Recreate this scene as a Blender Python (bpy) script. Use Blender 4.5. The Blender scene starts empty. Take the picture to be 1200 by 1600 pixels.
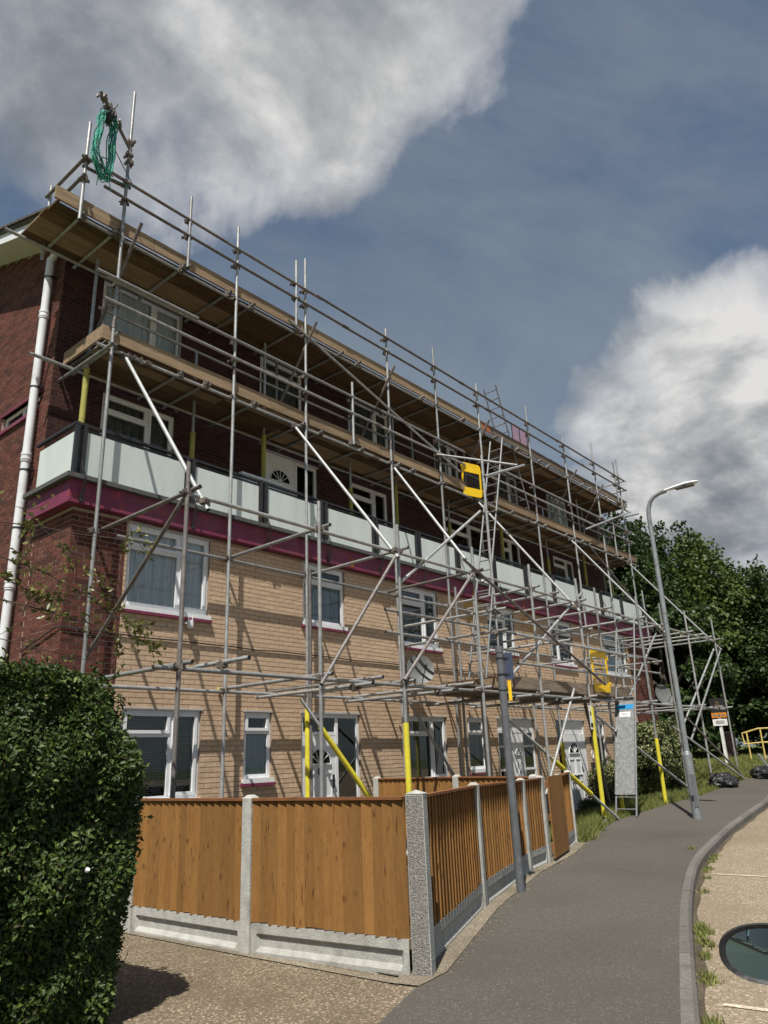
import bpy, math, random
import numpy as np
from mathutils import Vector, Matrix, Quaternion
random.seed(7); rng=np.random.default_rng(7)
SC=bpy.context.scene; COL=SC.collection
# ---------------------------------------------------------------- camera, world, sun, exposure
cam=bpy.data.cameras.new('camera'); co=bpy.data.objects.new('camera',cam); COL.objects.link(co)
Rm=((0.64943731,0.21832795,0.7283983),(-0.75943961,0.2347303,0.60675627),(-0.0385053,-0.94722468,0.31824951))
co.matrix_world=Matrix(((Rm[0][0],-Rm[0][1],-Rm[0][2],0),(Rm[1][0],-Rm[1][1],-Rm[1][2],0),(Rm[2][0],-Rm[2][1],-Rm[2][2],1.8),(0,0,0,1)))
cam.sensor_fit='VERTICAL'; cam.sensor_height=36; cam.sensor_width=27; cam.lens=36*1153.55/1600
cam.clip_start=.05; cam.clip_end=2000; SC.camera=co
SC.render.resolution_x=768; SC.render.resolution_y=1024
SC.view_settings.view_transform='Standard'; SC.view_settings.look='None'; SC.view_settings.gamma=1
SC.view_settings.exposure=0.4; SC.view_settings.use_curve_mapping=False
LIGHT=Vector((1.8,1.0,-3.7))
sun=bpy.data.lights.new('sun','SUN'); sun.energy=5.0; sun.angle=math.radians(.53); sun.color=(1,.95,.87)
so=bpy.data.objects.new('sun',sun); COL.objects.link(so); so.rotation_euler=LIGHT.to_track_quat('-Z','Y').to_euler(); so.location=(-20,-10,40)
W=bpy.data.worlds.new('World'); SC.world=W; W.use_nodes=True
nt=W.node_tree; nt.nodes.clear()
def N(nt,t,**k):
    n=nt.nodes.new(t)
    for a,b in k.items(): setattr(n,a,b)
    return n
def L(nt,a,b): nt.links.new(a,b)
def mth(nt,op,a,b=None,c=None,clamp=False):
    n=N(nt,'ShaderNodeMath',operation=op,use_clamp=clamp)
    for i,v in enumerate((a,b,c)):
        if v is None: continue
        if isinstance(v,(int,float)): n.inputs[i].default_value=v
        else: L(nt,v,n.inputs[i])
    return n.outputs[0]
def mixc(nt,f,a,b):
    n=N(nt,'ShaderNodeMix',data_type='RGBA',clamp_factor=True)
    if isinstance(f,(int,float)): n.inputs[0].default_value=f
    else: L(nt,f,n.inputs[0])
    for i,v in ((6,a),(7,b)):
        if isinstance(v,tuple): n.inputs[i].default_value=(v+(1,))[:4]
        else: L(nt,v,n.inputs[i])
    return n.outputs[2]
def ramp(nt,f,stops,interp='LINEAR'):
    n=N(nt,'ShaderNodeValToRGB'); L(nt,f,n.inputs[0]); e=n.color_ramp.elements; n.color_ramp.interpolation=interp
    while len(e)<len(stops): e.new(.5)
    for el,(p,c) in zip(e,stops): el.position=p; el.color=(c,c,c,1) if isinstance(c,(int,float)) else tuple(c)+(1,)
    return n.outputs[0]
sky=N(nt,'ShaderNodeTexSky'); sky.sky_type='NISHITA'; sky.sun_disc=False
sky.sun_elevation=math.asin(3.7/LIGHT.length); sky.sun_rotation=math.atan2(-1.8,-1.0); sky.air_density=1.0; sky.dust_density=.9; sky.ozone_density=1.6
bg=N(nt,'ShaderNodeBackground'); bg.inputs[1].default_value=.066
out=N(nt,'ShaderNodeOutputWorld')
tc=N(nt,'ShaderNodeTexCoord'); D=tc.outputs['Generated']
sep=N(nt,'ShaderNodeSeparateXYZ'); L(nt,D,sep.inputs[0])
zz=mth(nt,'ADD',mth(nt,'MAXIMUM',sep.outputs[2],0.0),.32)
cmb=N(nt,'ShaderNodeCombineXYZ'); L(nt,mth(nt,'DIVIDE',sep.outputs[0],zz),cmb.inputs[0]); L(nt,mth(nt,'DIVIDE',sep.outputs[1],zz),cmb.inputs[1])
def wnoise(scale,det,rough,off,dist=0):
    mp=N(nt,'ShaderNodeMapping'); L(nt,cmb.outputs[0],mp.inputs[0]); mp.inputs['Location'].default_value=off
    n=N(nt,'ShaderNodeTexNoise'); L(nt,mp.outputs[0],n.inputs['Vector']); n.inputs['Scale'].default_value=scale; n.inputs['Detail'].default_value=det; n.inputs['Roughness'].default_value=rough; n.inputs['Distortion'].default_value=dist
    return n.outputs[0]
# where the cloud banks stand in the sky: direction, angular radius (deg), weight
CL=[(0.223,0.636,0.739,17,0.42),(0.339,0.530,0.777,15,0.4),(0.467,0.438,0.768,13,0.38),(0.565,0.257,0.784,9,0.38),(0.347,0.621,0.703,8,0.28),(0.551,0.435,0.712,6,0.26),(0.465,0.523,0.714,7,0.22),(0.261,0.736,0.625,8,0.15),(0.887,0.236,0.397,8,0.4),(0.927,0.186,0.325,9,0.5),(0.885,0.308,0.349,8,0.35),(0.946,0.232,0.226,9,0.45),(0.853,0.301,0.426,5,0.22),(0.885,0.161,0.437,6,0.25),(0.790,0.299,0.536,6,0.12),(0.689,0.256,0.678,13,-0.3),(0.624,0.503,0.599,11,-0.22),(0.711,0.112,0.694,12,-0.3),(0.521,0.596,0.610,5,0.1),(0.417,0.594,0.688,4,-0.22),(0.670,0.373,0.642,8,-0.2),(0.837,0.185,0.514,8,0.2),(0.793,0.370,0.484,7,0.16),(0.760,0.153,0.632,7,-0.15)]
dens=mth(nt,'MULTIPLY_ADD',wnoise(1.6,12,.60,(3.1,1.7,0),.5),4.2,-2.32)
dens=mth(nt,'ADD',dens,mth(nt,'MULTIPLY_ADD',wnoise(5.0,10,.60,(8.1,2.7,0),.3),1.0,-.5))
for (dx,dy,dz,rad,w) in CL:
    v=N(nt,'ShaderNodeVectorMath',operation='DOT_PRODUCT'); L(nt,D,v.inputs[0]); v.inputs[1].default_value=(dx,dy,dz)
    mr=N(nt,'ShaderNodeMapRange',interpolation_type='SMOOTHERSTEP'); L(nt,v.outputs['Value'],mr.inputs[0])
    mr.inputs[1].default_value=math.cos(math.radians(rad*1.35)); mr.inputs[2].default_value=1.0; mr.inputs[3].default_value=0; mr.inputs[4].default_value=w*1.15
    dens=mth(nt,'ADD',dens,mr.outputs[0])
mask=ramp(nt,dens,[(-.0,0),(.16,.22),(.46,.66),(.92,1)],'B_SPLINE')
shade=wnoise(2.6,11,.56,(9.3,4.2,0),.25)
shade=mth(nt,'MULTIPLY_ADD',wnoise(7.0,8,.60,(2.3,6.2,0),.2),.34,mth(nt,'MULTIPLY',shade,1.0))
shade=mth(nt,'MULTIPLY_ADD',mth(nt,'MINIMUM',mth(nt,'MAXIMUM',mth(nt,'SUBTRACT',dens,.25),0.0),1.2),-.04,shade)
ccol=ramp(nt,shade,[(.47,(1.9,2.15,2.5)),(.57,(3.1,3.35,3.65)),(.66,(5.2,5.3,5.4)),(.76,(8.6,8.5,8.4))])
wisp=ramp(nt,wnoise(1.5,6,.62,(1.3,7.7,0),1.2),[(.36,0),(.66,.62)])
hor=N(nt,'ShaderNodeMapRange'); L(nt,sep.outputs[2],hor.inputs[0]); hor.inputs[1].default_value=.05; hor.inputs[2].default_value=.75; hor.inputs[3].default_value=.42; hor.inputs[4].default_value=.0
hz_=N(nt,'ShaderNodeMix',data_type='RGBA'); 
skyc=N(nt,'ShaderNodeMix',data_type='RGBA',blend_type='MULTIPLY'); skyc.inputs[0].default_value=1; L(nt,sky.outputs[0],skyc.inputs[6]); skyc.inputs[7].default_value=(.98,1.0,.98,1)
base=mixc(nt,hor.outputs[0],skyc.outputs[2],(1.9,2.6,3.3))
base=mixc(nt,wisp,base,(2.9,3.4,3.9))
fin=mixc(nt,mask,base,ccol)
L(nt,fin,bg.inputs[0]); L(nt,bg.outputs[0],out.inputs[0])

# ---------------------------------------------------------------- helpers
def wmat(o):
    m=o.matrix_basis.copy()
    return (wmat(o.parent)@o.matrix_parent_inverse@m) if o.parent else m
def setp(o,parent):
    if parent: o.parent=parent; o.matrix_parent_inverse=wmat(parent).inverted()
class MB:
    def __init__(s): s.v=[]; s.f=[]; s.m=[]; s.t=[]
    def add(s,vs,fs,m=0,t=0.0):
        o=len(s.v); s.v+= [tuple(p) for p in vs]; s.f+=[tuple(o+i for i in f) for f in fs]; s.m+=[m]*len(fs); s.t+=[t]*len(fs)
    def box(s,a,b,m=0,t=0.0):
        x0,y0,z0=a; x1,y1,z1=b
        s.add([(x0,y0,z0),(x1,y0,z0),(x1,y1,z0),(x0,y1,z0),(x0,y0,z1),(x1,y0,z1),(x1,y1,z1),(x0,y1,z1)],[(0,3,2,1),(4,5,6,7),(0,1,5,4),(1,2,6,5),(2,3,7,6),(3,0,4,7)],m,t)
    def obox(s,c,ax,ay,az,hx,hy,hz,m=0):
        c=Vector(c); ax=Vector(ax).normalized()*hx; ay=Vector(ay).normalized()*hy; az=Vector(az).normalized()*hz
        vs=[c+ax*i+ay*j+az*k for k in(-1,1) for j in(-1,1) for i in(-1,1)]
        s.add(vs,[(0,2,3,1),(4,5,7,6),(0,1,5,4),(1,3,7,5),(3,2,6,7),(2,0,4,6)],m)
    def bar(s,a,b,w,h,m=0,up=(0,0,1)):
        a=Vector(a);b=Vector(b);d=b-a; L_=d.length; d.normalize(); u=Vector(up)
        if abs(d.dot(u))>.98: u=Vector((0,1,0))
        sd=d.cross(u).normalized(); u=sd.cross(d)
        s.obox((a+b)/2,d,sd,u,L_/2,w/2,h/2,m)
    def tube(s,a,b,r,n=10,r2=None,m=0,cap=1,capm=None):
        a=Vector(a);b=Vector(b);d=(b-a).normalized(); u=Vector((0,0,1)) if abs(d.z)<.9 else Vector((1,0,0))
        p=d.cross(u).normalized(); q=d.cross(p); r2=r if r2 is None else r2
        vs=[];
        for k in range(n):
            t=2*math.pi*k/n; w=p*math.cos(t)+q*math.sin(t); vs.append(a+w*r); vs.append(b+w*r2)
        fs=[(2*k,2*((k+1)%n),2*((k+1)%n)+1,2*k+1) for k in range(n)]
        s.add(vs,fs,m)
        if cap:
            o=len(s.v)-2*n; cm=m if capm is None else capm
            s.f.append(tuple(o+2*k for k in range(n))[::-1]); s.f.append(tuple(o+2*k+1 for k in range(n))); s.m+=[cm,cm]; s.t+=[0,0]
    def path(s,pts,r,n=6,m=0):
        P=[Vector(p) for p in pts]; rs=r if isinstance(r,(list,tuple)) else [r]*len(P)
        rings=[]; prev=None
        for i,p in enumerate(P):
            d=((P[min(i+1,len(P)-1)]-P[max(i-1,0)])).normalized()
            if prev is None:
                u=Vector((0,0,1)) if abs(d.z)<.9 else Vector((1,0,0)); a=d.cross(u).normalized()
            else: a=(prev-d*prev.dot(d)).normalized()
            prev=a; b=d.cross(a)
            rings.append([p+(a*math.cos(2*math.pi*k/n)+b*math.sin(2*math.pi*k/n))*rs[i] for k in range(n)])
        vs=[q for r_ in rings for q in r_]; fs=[]
        for i in range(len(P)-1):
            for k in range(n):
                fs.append((i*n+k,i*n+(k+1)%n,(i+1)*n+(k+1)%n,(i+1)*n+k))
        fs.append(tuple(range(n))[::-1]); fs.append(tuple((len(P)-1)*n+k for k in range(n)))
        s.add(vs,fs,m)
    def build(s,name,mats,parent=None,smooth=False,bevel=0):
        me=bpy.data.meshes.new(name); me.from_pydata(s.v,[],s.f); me.update()
        if not isinstance(mats,(list,tuple)): mats=[mats]
        for m in mats: me.materials.append(m)
        if len(mats)>1: me.polygons.foreach_set('material_index',s.m)
        if any(s.t):
            at=me.attributes.new('tint','FLOAT','FACE'); at.data.foreach_set('value',s.t)
        if smooth: me.polygons.foreach_set('use_smooth',[True]*len(me.polygons)); 
        if smooth and hasattr(me,'set_sharp_from_angle'): me.set_sharp_from_angle(angle=math.radians(40))
        o=bpy.data.objects.new(name,me); COL.objects.link(o)
        setp(o,parent)
        if bevel:
            b=o.modifiers.new('b','BEVEL'); b.width=bevel; b.segments=2; b.limit_method='ANGLE'
        return o
def npmesh(name,V,Fc,mat,parent=None,smooth=False,attr=None):
    me=bpy.data.meshes.new(name); nv=len(V); nf=len(Fc); k=Fc.shape[1]
    me.vertices.add(nv); me.vertices.foreach_set('co',V.astype(np.float32).ravel())
    me.loops.add(nf*k); me.loops.foreach_set('vertex_index',Fc.astype(np.int32).ravel())
    me.polygons.add(nf); me.polygons.foreach_set('loop_start',np.arange(nf,dtype=np.int32)*k); me.polygons.foreach_set('loop_total',np.full(nf,k,dtype=np.int32))
    if smooth: me.polygons.foreach_set('use_smooth',np.ones(nf,dtype=bool))
    me.update(calc_edges=True); me.materials.append(mat)
    o=bpy.data.objects.new(name,me); COL.objects.link(o)
    setp(o,parent)
    return o
def tag(o,label=None,cat=None,group=None,kind=None):
    if label: o['label']=label
    if cat: o['category']=cat
    if group: o['group']=group
    if kind: o['kind']=kind
    return o
def empty(name,loc,label=None,cat=None,group=None,rz=0):
    o=bpy.data.objects.new(name,None); COL.objects.link(o); o.empty_display_size=.1; o.location=loc; o.rotation_euler=(0,0,rz)
    return tag(o,label,cat,group)
# ---------------------------------------------------------------- materials
def newmat(name):
    m=bpy.data.materials.new(name); m.use_nodes=True; nt=m.node_tree; b=nt.nodes['Principled BSDF']; return m,nt,b
def mat(name,c1,c2=None,scale=8,rough=.7,metal=0,bump=.15,bscale=None,stretch=(1,1,1),rnd=.0,spots=None,tint=None,coord='Object',det=6,spec=.4,lo=.35,hi=.68,dirt=None,knots=0,patch=None):
    m,nt,b=newmat(name); c2=c2 or tuple(x*.75 for x in c1)
    tc=N(nt,'ShaderNodeTexCoord'); mp=N(nt,'ShaderNodeMapping'); L(nt,tc.outputs[coord],mp.inputs[0]); mp.inputs['Scale'].default_value=stretch
    oi=N(nt,'ShaderNodeObjectInfo')
    va=N(nt,'ShaderNodeVectorMath',operation='ADD'); L(nt,mp.outputs[0],va.inputs[0])
    if rnd:
        cx=N(nt,'ShaderNodeCombineXYZ'); k=mth(nt,'MULTIPLY',oi.outputs['Random'],37.0)
        for i in range(3): L(nt,k,cx.inputs[i])
        L(nt,cx.outputs[0],va.inputs[1])
    n=N(nt,'ShaderNodeTexNoise'); L(nt,va.outputs[0],n.inputs['Vector']); n.inputs['Scale'].default_value=scale; n.inputs['Detail'].default_value=det; n.inputs['Roughness'].default_value=.6
    f=ramp(nt,n.outputs[0],[(lo,0),(hi,1)])
    col=mixc(nt,f,c1,c2)
    if tint:
        at=N(nt,'ShaderNodeAttribute',attribute_name='tint'); 
        src=at.outputs['Fac'] if tint[0]=='attr' else oi.outputs['Random']
        col2=mixc(nt,src,tint[1],tint[2]); mm=N(nt,'ShaderNodeMix',data_type='RGBA',blend_type='MULTIPLY'); mm.inputs[0].default_value=1; L(nt,col,mm.inputs[6]); L(nt,col2,mm.inputs[7]); col=mm.outputs[2]
    elif rnd:
        v=mth(nt,'MULTIPLY_ADD',oi.outputs['Random'],2*rnd,1-rnd)
        hs=N(nt,'ShaderNodeHueSaturation'); L(nt,col,hs.inputs['Color']); L(nt,v,hs.inputs['Value']); col=hs.outputs[0]
    if spots:   # (scale, lo, hi, colour)
        n3=N(nt,'ShaderNodeTexNoise'); L(nt,va.outputs[0],n3.inputs['Vector']); n3.inputs['Scale'].default_value=spots[0]; n3.inputs['Detail'].default_value=3
        col=mixc(nt,ramp(nt,n3.outputs[0],[(spots[1],0),(spots[2],1)]),col,spots[3])
    if knots:
        k2=N(nt,'ShaderNodeMapping'); L(nt,tc.outputs['Object'],k2.inputs[0]); k2.inputs['Scale'].default_value=(7,7,5)
        vo=N(nt,'ShaderNodeTexVoronoi'); L(nt,k2.outputs[0],vo.inputs['Vector']); vo.inputs['Scale'].default_value=1.0
        wn=N(nt,'ShaderNodeSeparateColor'); L(nt,vo.outputs['Color'],wn.inputs[0])
        kf=mth(nt,'MULTIPLY',ramp(nt,vo.outputs['Distance'],[(.04,1),(.20,0)]),ramp(nt,wn.outputs[0],[(.50,0),(.9,1)]))
        col=mixc(nt,mth(nt,'MULTIPLY',kf,.8),col,(.075,.026,.008))
    if dirt:    # large soft stains in world space
        n4=N(nt,'ShaderNodeTexNoise'); ge=N(nt,'ShaderNodeNewGeometry'); L(nt,ge.outputs['Position'],n4.inputs['Vector']); n4.inputs['Scale'].default_value=dirt[0]; n4.inputs['Detail'].default_value=5
        col=mixc(nt,ramp(nt,n4.outputs[0],[(.45,0),(.75,dirt[1])]),col,dirt[2])
    if patch:
        ge=N(nt,'ShaderNodeNewGeometry'); n5=N(nt,'ShaderNodeTexNoise'); L(nt,ge.outputs['Position'],n5.inputs['Vector']); n5.inputs['Scale'].default_value=5
        for (c0,hx,hz_,pc) in patch:
            s=N(nt,'ShaderNodeVectorMath',operation='SUBTRACT'); L(nt,ge.outputs['Position'],s.inputs[0]); s.inputs[1].default_value=c0
            m3=N(nt,'ShaderNodeVectorMath',operation='MULTIPLY'); L(nt,s.outputs[0],m3.inputs[0]); m3.inputs[1].default_value=(1/hx,0,1/hz_)
            l3=N(nt,'ShaderNodeVectorMath',operation='LENGTH'); L(nt,m3.outputs[0],l3.inputs[0])
            f3=mth(nt,'SUBTRACT',mth(nt,'MULTIPLY',n5.outputs[0],2.0),l3.outputs['Value'])
            col=mixc(nt,ramp(nt,f3,[(.0,0),(.25,.75)]),col,pc)
    L(nt,col,b.inputs['Base Color']); b.inputs['Roughness'].default_value=rough; b.inputs['Metallic'].default_value=metal; b.inputs['Specular IOR Level'].default_value=spec
    if bump:
        n2=N(nt,'ShaderNodeTexNoise'); L(nt,va.outputs[0],n2.inputs['Vector']); n2.inputs['Scale'].default_value=bscale or scale*4; n2.inputs['Detail'].default_value=4
        bp=N(nt,'ShaderNodeBump'); bp.inputs['Strength'].default_value=bump; bp.inputs['Distance'].default_value=.02; L(nt,n2.outputs[0],bp.inputs['Height']); L(nt,bp.outputs[0],b.inputs['Normal'])
    m['b']=1
    return m
M={}
PT=((1,.98,.95),(.90,.885,.87))
M['pale_brick']=mat('pale_brick',(.62,.465,.325),(.55,.405,.285),9,.85,bump=.35,bscale=90,tint=('attr',)+PT,spec=.2,coord='Object',patch=[((14.7,9.65,5.12),.42,.30,(.50,.33,.07)),((17.35,9.65,5.12),.42,.28,(.50,.30,.10))],dirt=(.5,.25,(.5,.36,.23)))
M['pale_brick1']=mat('pale_brick_single',(.62,.465,.325),(.55,.405,.285),9,.85,bump=.35,bscale=90,tint=('obj',)+PT,spec=.2,dirt=(.5,.25,(.5,.36,.23)))
RT=((1.1,1,1),(.5,.52,.58))
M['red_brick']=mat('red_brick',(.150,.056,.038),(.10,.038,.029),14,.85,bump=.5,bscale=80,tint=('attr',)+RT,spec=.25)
M['shaded_brick']=mat('red_brick_shaded',(.072,.030,.024),(.045,.021,.018),14,.85,bump=.5,bscale=80,tint=('attr',)+RT,spec=.25)  # same red brick, shade under the decks put into its colour
M['mortar_shaded']=mat('mortar_shaded',(.13,.10,.085),(.09,.07,.06),20,.95,bump=.3,spec=.1)  # upper wall mortar, darkened to carry the same deck shade
M['mortar']=mat('mortar',(.36,.27,.20),(.27,.2,.145),20,.95,bump=.3,spec=.1)
M['mortar_red']=mat('mortar_red',(.42,.33,.27),(.32,.25,.2),20,.95,bump=.3,spec=.1)
M['dark']=mat('interior_dark',(.03,.028,.027),None,4,.9,bump=0)
M['upvc']=mat('white_plastic',(.78,.79,.80),(.70,.71,.72),5,.35,bump=0,spec=.5)
M['upvc_grey']=mat('grey_plastic',(.42,.43,.44),(.36,.37,.38),5,.45,bump=0)
M['band']=mat('maroon_paint',(.20,.032,.078),(.15,.025,.058),3,.55,bump=.08,spots=(7,.60,.78,(.33,.055,.04)),dirt=(1.6,.5,(.20,.09,.10)))
M['rust']=mat('rust_stain',(.30,.10,.03),(.2,.05,.02),14,.9,bump=.1)
M['coping']=mat('grey_coping',(.10,.10,.10),(.07,.07,.07),12,.8)
M['panel']=mat('balcony_panel',(.60,.65,.62),(.52,.58,.55),1.2,.5,bump=.02,rnd=.04,spots=(3,.6,.85,(.5,.53,.45)),stretch=(3,3,.5))
M['black_metal']=mat('black_metal',(.018,.018,.02),(.03,.028,.028),10,.45,spec=.5)
M['tube']=mat('galvanised_tube',(.40,.405,.40),(.27,.275,.27),11,.48,.45,bump=.12,bscale=60,rnd=.22,spots=(6,.66,.8,(.22,.16,.12)),dirt=(2.5,.4,(.2,.19,.18)))
M['tube_bright']=mat('bright_tube',(.42,.43,.43),(.33,.34,.34),9,.55,.2,bump=.06,rnd=.08)
M['tube_rust']=mat('weathered_tube',(.20,.185,.175),(.13,.11,.10),9,.6,.35,bump=.2,rnd=.2)
M['tube_end']=mat('tube_end_dark',(.02,.02,.02),None,4,.9,bump=0)
M['coupler']=mat('coupler_steel',(.20,.18,.16),(.11,.085,.07),30,.6,.6,bump=.3,rnd=.25)
WOOD=dict(stretch=(.35,4,4),rnd=.22,bump=.35)
M['board']=mat('scaffold_board_wood',(.125,.082,.044),(.07,.045,.026),6,.85,bscale=14,spots=(9,.62,.74,(.14,.085,.05)),spec=.2,**WOOD)
M['toe']=mat('toe_board_wood',(.30,.215,.135),(.19,.14,.09),5,.85,bscale=14,spots=(8,.60,.74,(.20,.14,.10)),spec=.2,**WOOD)
M['toe_grey']=mat('weathered_toe_board',(.23,.185,.14),(.14,.11,.085),5,.9,bscale=14,spots=(8,.62,.74,(.09,.07,.055)),spec=.2,**WOOD)
M['toe_red']=mat('orange_toe_board',(.42,.13,.05),(.3,.1,.05),5,.8,**WOOD)
M['fence']=mat('fence_wood',(.25,.128,.038),(.205,.098,.028),5,.75,bump=.3,bscale=16,stretch=(6,6,.9),rnd=.2,spots=(7,.64,.70,(.10,.04,.012)),spec=.25,knots=1)
M['fence_cap']=mat('fence_cap_wood',(.24,.10,.035),(.15,.06,.024),5,.75,bump=.2,rnd=.1)
M['conc']=mat('cast_concrete',(.42,.42,.39),(.31,.31,.285),9,.9,bump=.25,bscale=60,rnd=.1,spots=(3.5,.6,.78,(.23,.225,.20)))
M['conc_rough']=mat('rough_aggregate_post',(.40,.39,.36),(.13,.12,.11),120,.95,bump=.9,bscale=120,lo=.40,hi=.58)
M['kerb']=mat('kerb_concrete',(.155,.145,.13),(.10,.093,.083),26,.9,bump=.35,bscale=120,rnd=.14,spots=(4,.6,.75,(.1,.095,.085)))
M['yellow']=mat('yellow_foam',(.68,.60,.045),(.56,.49,.04),4,.55,bump=.25,bscale=12,rnd=.08,spots=(7,.66,.78,(.35,.32,.05)))
M['yellow_shaded']=mat('yellow_foam_shaded',(.34,.32,.07),(.24,.23,.06),4,.7,bump=.25,bscale=12)  # yellow foam with the walkway shade painted into its colour
M['gate_y']=mat('yellow_gate_paint',(.85,.56,.012),(.72,.45,.012),5,.45,bump=.03)
M['ladder']=mat('steel_ladder',(.22,.23,.235),(.16,.165,.17),9,.55,.3,bump=.08)
M['lamp']=mat('lamp_post_steel',(.30,.33,.34),(.22,.24,.25),9,.5,.4,bump=.1,bscale=40,spots=(5,.62,.75,(.12,.10,.085)))
M['pole']=mat('grey_pole',(.13,.14,.15),(.10,.105,.115),8,.55,.1,bump=.08,spots=(6,.64,.78,(.2,.2,.2)))
M['pipe']=mat('white_downpipe',(.74,.76,.78),(.62,.64,.65),3,.4,bump=.02,spots=(3,.62,.8,(.48,.48,.46)))
M['rope']=mat('teal_rope',(.10,.62,.45),(.03,.25,.18),60,.7,bump=.6,bscale=200,lo=.42,hi=.55)
M['rope_dark']=mat('dark_teal_rope',(.015,.12,.10),(.01,.06,.05),60,.7)
M['plate']=mat('galvanised_plate',(.36,.37,.37),(.22,.23,.23),14,.5,.5,bump=.1,spots=(30,.6,.7,(.45,.46,.46)))
M['blue']=mat('blue_print',(.02,.30,.62),None,5,.5,bump=0)
M['white']=mat('white_label',(.8,.8,.78),None,5,.5,bump=0)
M['sign_dark']=mat('sign_back',(.035,.05,.10),(.05,.06,.09),9,.5)
M['red']=mat('red_plastic',(.65,.06,.035),None,6,.45,bump=0)
M['bag']=mat('black_bin_bag',(.012,.012,.013),(.02,.02,.022),6,.48,bump=.5,bscale=12,spec=.4)
M['soil']=mat('soil',(.09,.065,.04),(.05,.035,.022),14,.95,bump=.4)
M['bark']=mat('bark',(.10,.08,.06),(.05,.04,.03),12,.9,bump=.6,stretch=(2,2,.5))
M['twig']=mat('twig_bark',(.09,.065,.05),(.05,.035,.03),20,.8,bump=.2)
M['tile']=mat('roof_tile',(.06,.05,.045),(.10,.085,.07),7,.9,bump=.4)
M['orange']=mat('orange_print',(.62,.23,.02),None,5,.5,bump=0)
M['black']=mat('black_print',(.015,.015,.015),None,5,.5,bump=0)
M['dish']=mat('dish_grey',(.15,.155,.15),(.11,.115,.11),7,.5,.1)
M['curtain']=mat('net_curtain',(.78,.82,.85),(.62,.66,.70),9,.8,bump=.2,stretch=(6,6,.3))
M['curtain_dim']=mat('dim_curtain',(.20,.21,.20),(.09,.10,.10),6,.85,bump=.2,stretch=(5,5,.4))
M['curtain_blue']=mat('blue_grey_curtain',(.42,.50,.56),(.30,.37,.42),9,.8,bump=.2,stretch=(6,6,.3))
M['blind']=mat('blind_slat',(.50,.52,.52),(.4,.42,.42),9,.6,bump=0)
M['teal_paint']=mat('teal_car_paint',(.22,.50,.45),(.21,.48,.43),3,.2,bump=0,spec=.6)
M['brick_far']=mat('maroon_brick_far',(.07,.032,.028),(.045,.024,.02),10,.9,bump=.5)
M['rail_y']=mat('yellow_rail_paint',(.68,.50,.16),(.5,.38,.12),7,.55)
M['tyre']=mat('tyre',(.02,.02,.02),None,9,.9)
def glassmat(name,tr,gl):
    m,nt,b=newmat(name); nt.nodes.remove(b); o=nt.nodes['Material Output']
    t=N(nt,'ShaderNodeBsdfTransparent'); t.inputs[0].default_value=tr+(1,)
    g=N(nt,'ShaderNodeBsdfGlossy'); g.inputs['Roughness'].default_value=.015; g.inputs[0].default_value=(.9,.95,.95,1)
    fr=N(nt,'ShaderNodeFresnel'); fr.inputs[0].default_value=1.5
    f=mth(nt,'MULTIPLY_ADD',fr.outputs[0],1.3,gl,clamp=True)
    mx=N(nt,'ShaderNodeMixShader'); L(nt,f,mx.inputs[0]); L(nt,t.outputs[0],mx.inputs[1]); L(nt,g.outputs[0],mx.inputs[2]); L(nt,mx.outputs[0],o.inputs[0]); return m
M['glass']=glassmat('window_glass',(.88,.91,.91),.03)
m,nt_,b=newmat('mirror_glass'); b.inputs['Base Color'].default_value=(.75,.8,.82,1); b.inputs['Metallic'].default_value=1; b.inputs['Roughness'].default_value=.02; M['mirror']=m
m,nt_,b=newmat('car_glass'); b.inputs['Base Color'].default_value=(.01,.012,.012,1); b.inputs['Roughness'].default_value=.05; b.inputs['Specular IOR Level'].default_value=.12; M['car_glass']=m
def leafmat(name,cols,tr=.25,rough=.45,spec=.4):
    m,nt,b=newmat(name); ge=N(nt,'ShaderNodeNewGeometry'); oi=N(nt,'ShaderNodeObjectInfo')
    col=ramp(nt,ge.outputs['Random Per Island'],[(i/(len(cols)-1),c) for i,c in enumerate(cols)])
    v=mth(nt,'MULTIPLY_ADD',oi.outputs['Random'],.3,.85)
    hs=N(nt,'ShaderNodeHueSaturation'); L(nt,col,hs.inputs['Color']); L(nt,v,hs.inputs['Value']); col=hs.outputs[0]
    L(nt,col,b.inputs['Base Color']); b.inputs['Roughness'].default_value=rough; b.inputs['Specular IOR Level'].default_value=spec
    t=N(nt,'ShaderNodeBsdfTranslucent'); L(nt,col,t.inputs[0]); mx=N(nt,'ShaderNodeMixShader'); mx.inputs[0].default_value=tr
    o=nt.nodes['Material Output']; L(nt,b.outputs[0],mx.inputs[1]); L(nt,t.outputs[0],mx.inputs[2]); L(nt,mx.outputs[0],o.inputs[0]); return m
M['hedge_leaf']=leafmat('hedge_leaf',[(.026,.050,.013),(.038,.070,.016),(.058,.10,.022),(.042,.075,.018),(.14,.19,.035),(.05,.09,.02),(.07,.06,.024)],.25,.5,.28)
M['tree_leaf']=leafmat('tree_leaf',[(.018,.036,.009),(.030,.058,.013),(.052,.085,.02),(.025,.05,.012)],.3,.5,.3)
M['tree_leaf2']=leafmat('tree_leaf_yellow_green',[(.05,.085,.018),(.08,.12,.025),(.11,.15,.035)],.3,.5,.35)
M['sapling_leaf']=leafmat('sapling_leaf',[(.07,.09,.02),(.13,.13,.03),(.22,.21,.07),(.09,.10,.03)],.3,.35,.5)
M['varie_leaf']=leafmat('variegated_leaf',[(.05,.085,.025),(.10,.13,.045),(.38,.38,.20),(.07,.1,.03),(.30,.30,.13)],.2,.5,.3)
M['grass']=leafmat('grass_blade',[(.10,.13,.03),(.15,.175,.045),(.24,.24,.09),(.12,.15,.035)],.25,.6,.2)
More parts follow.
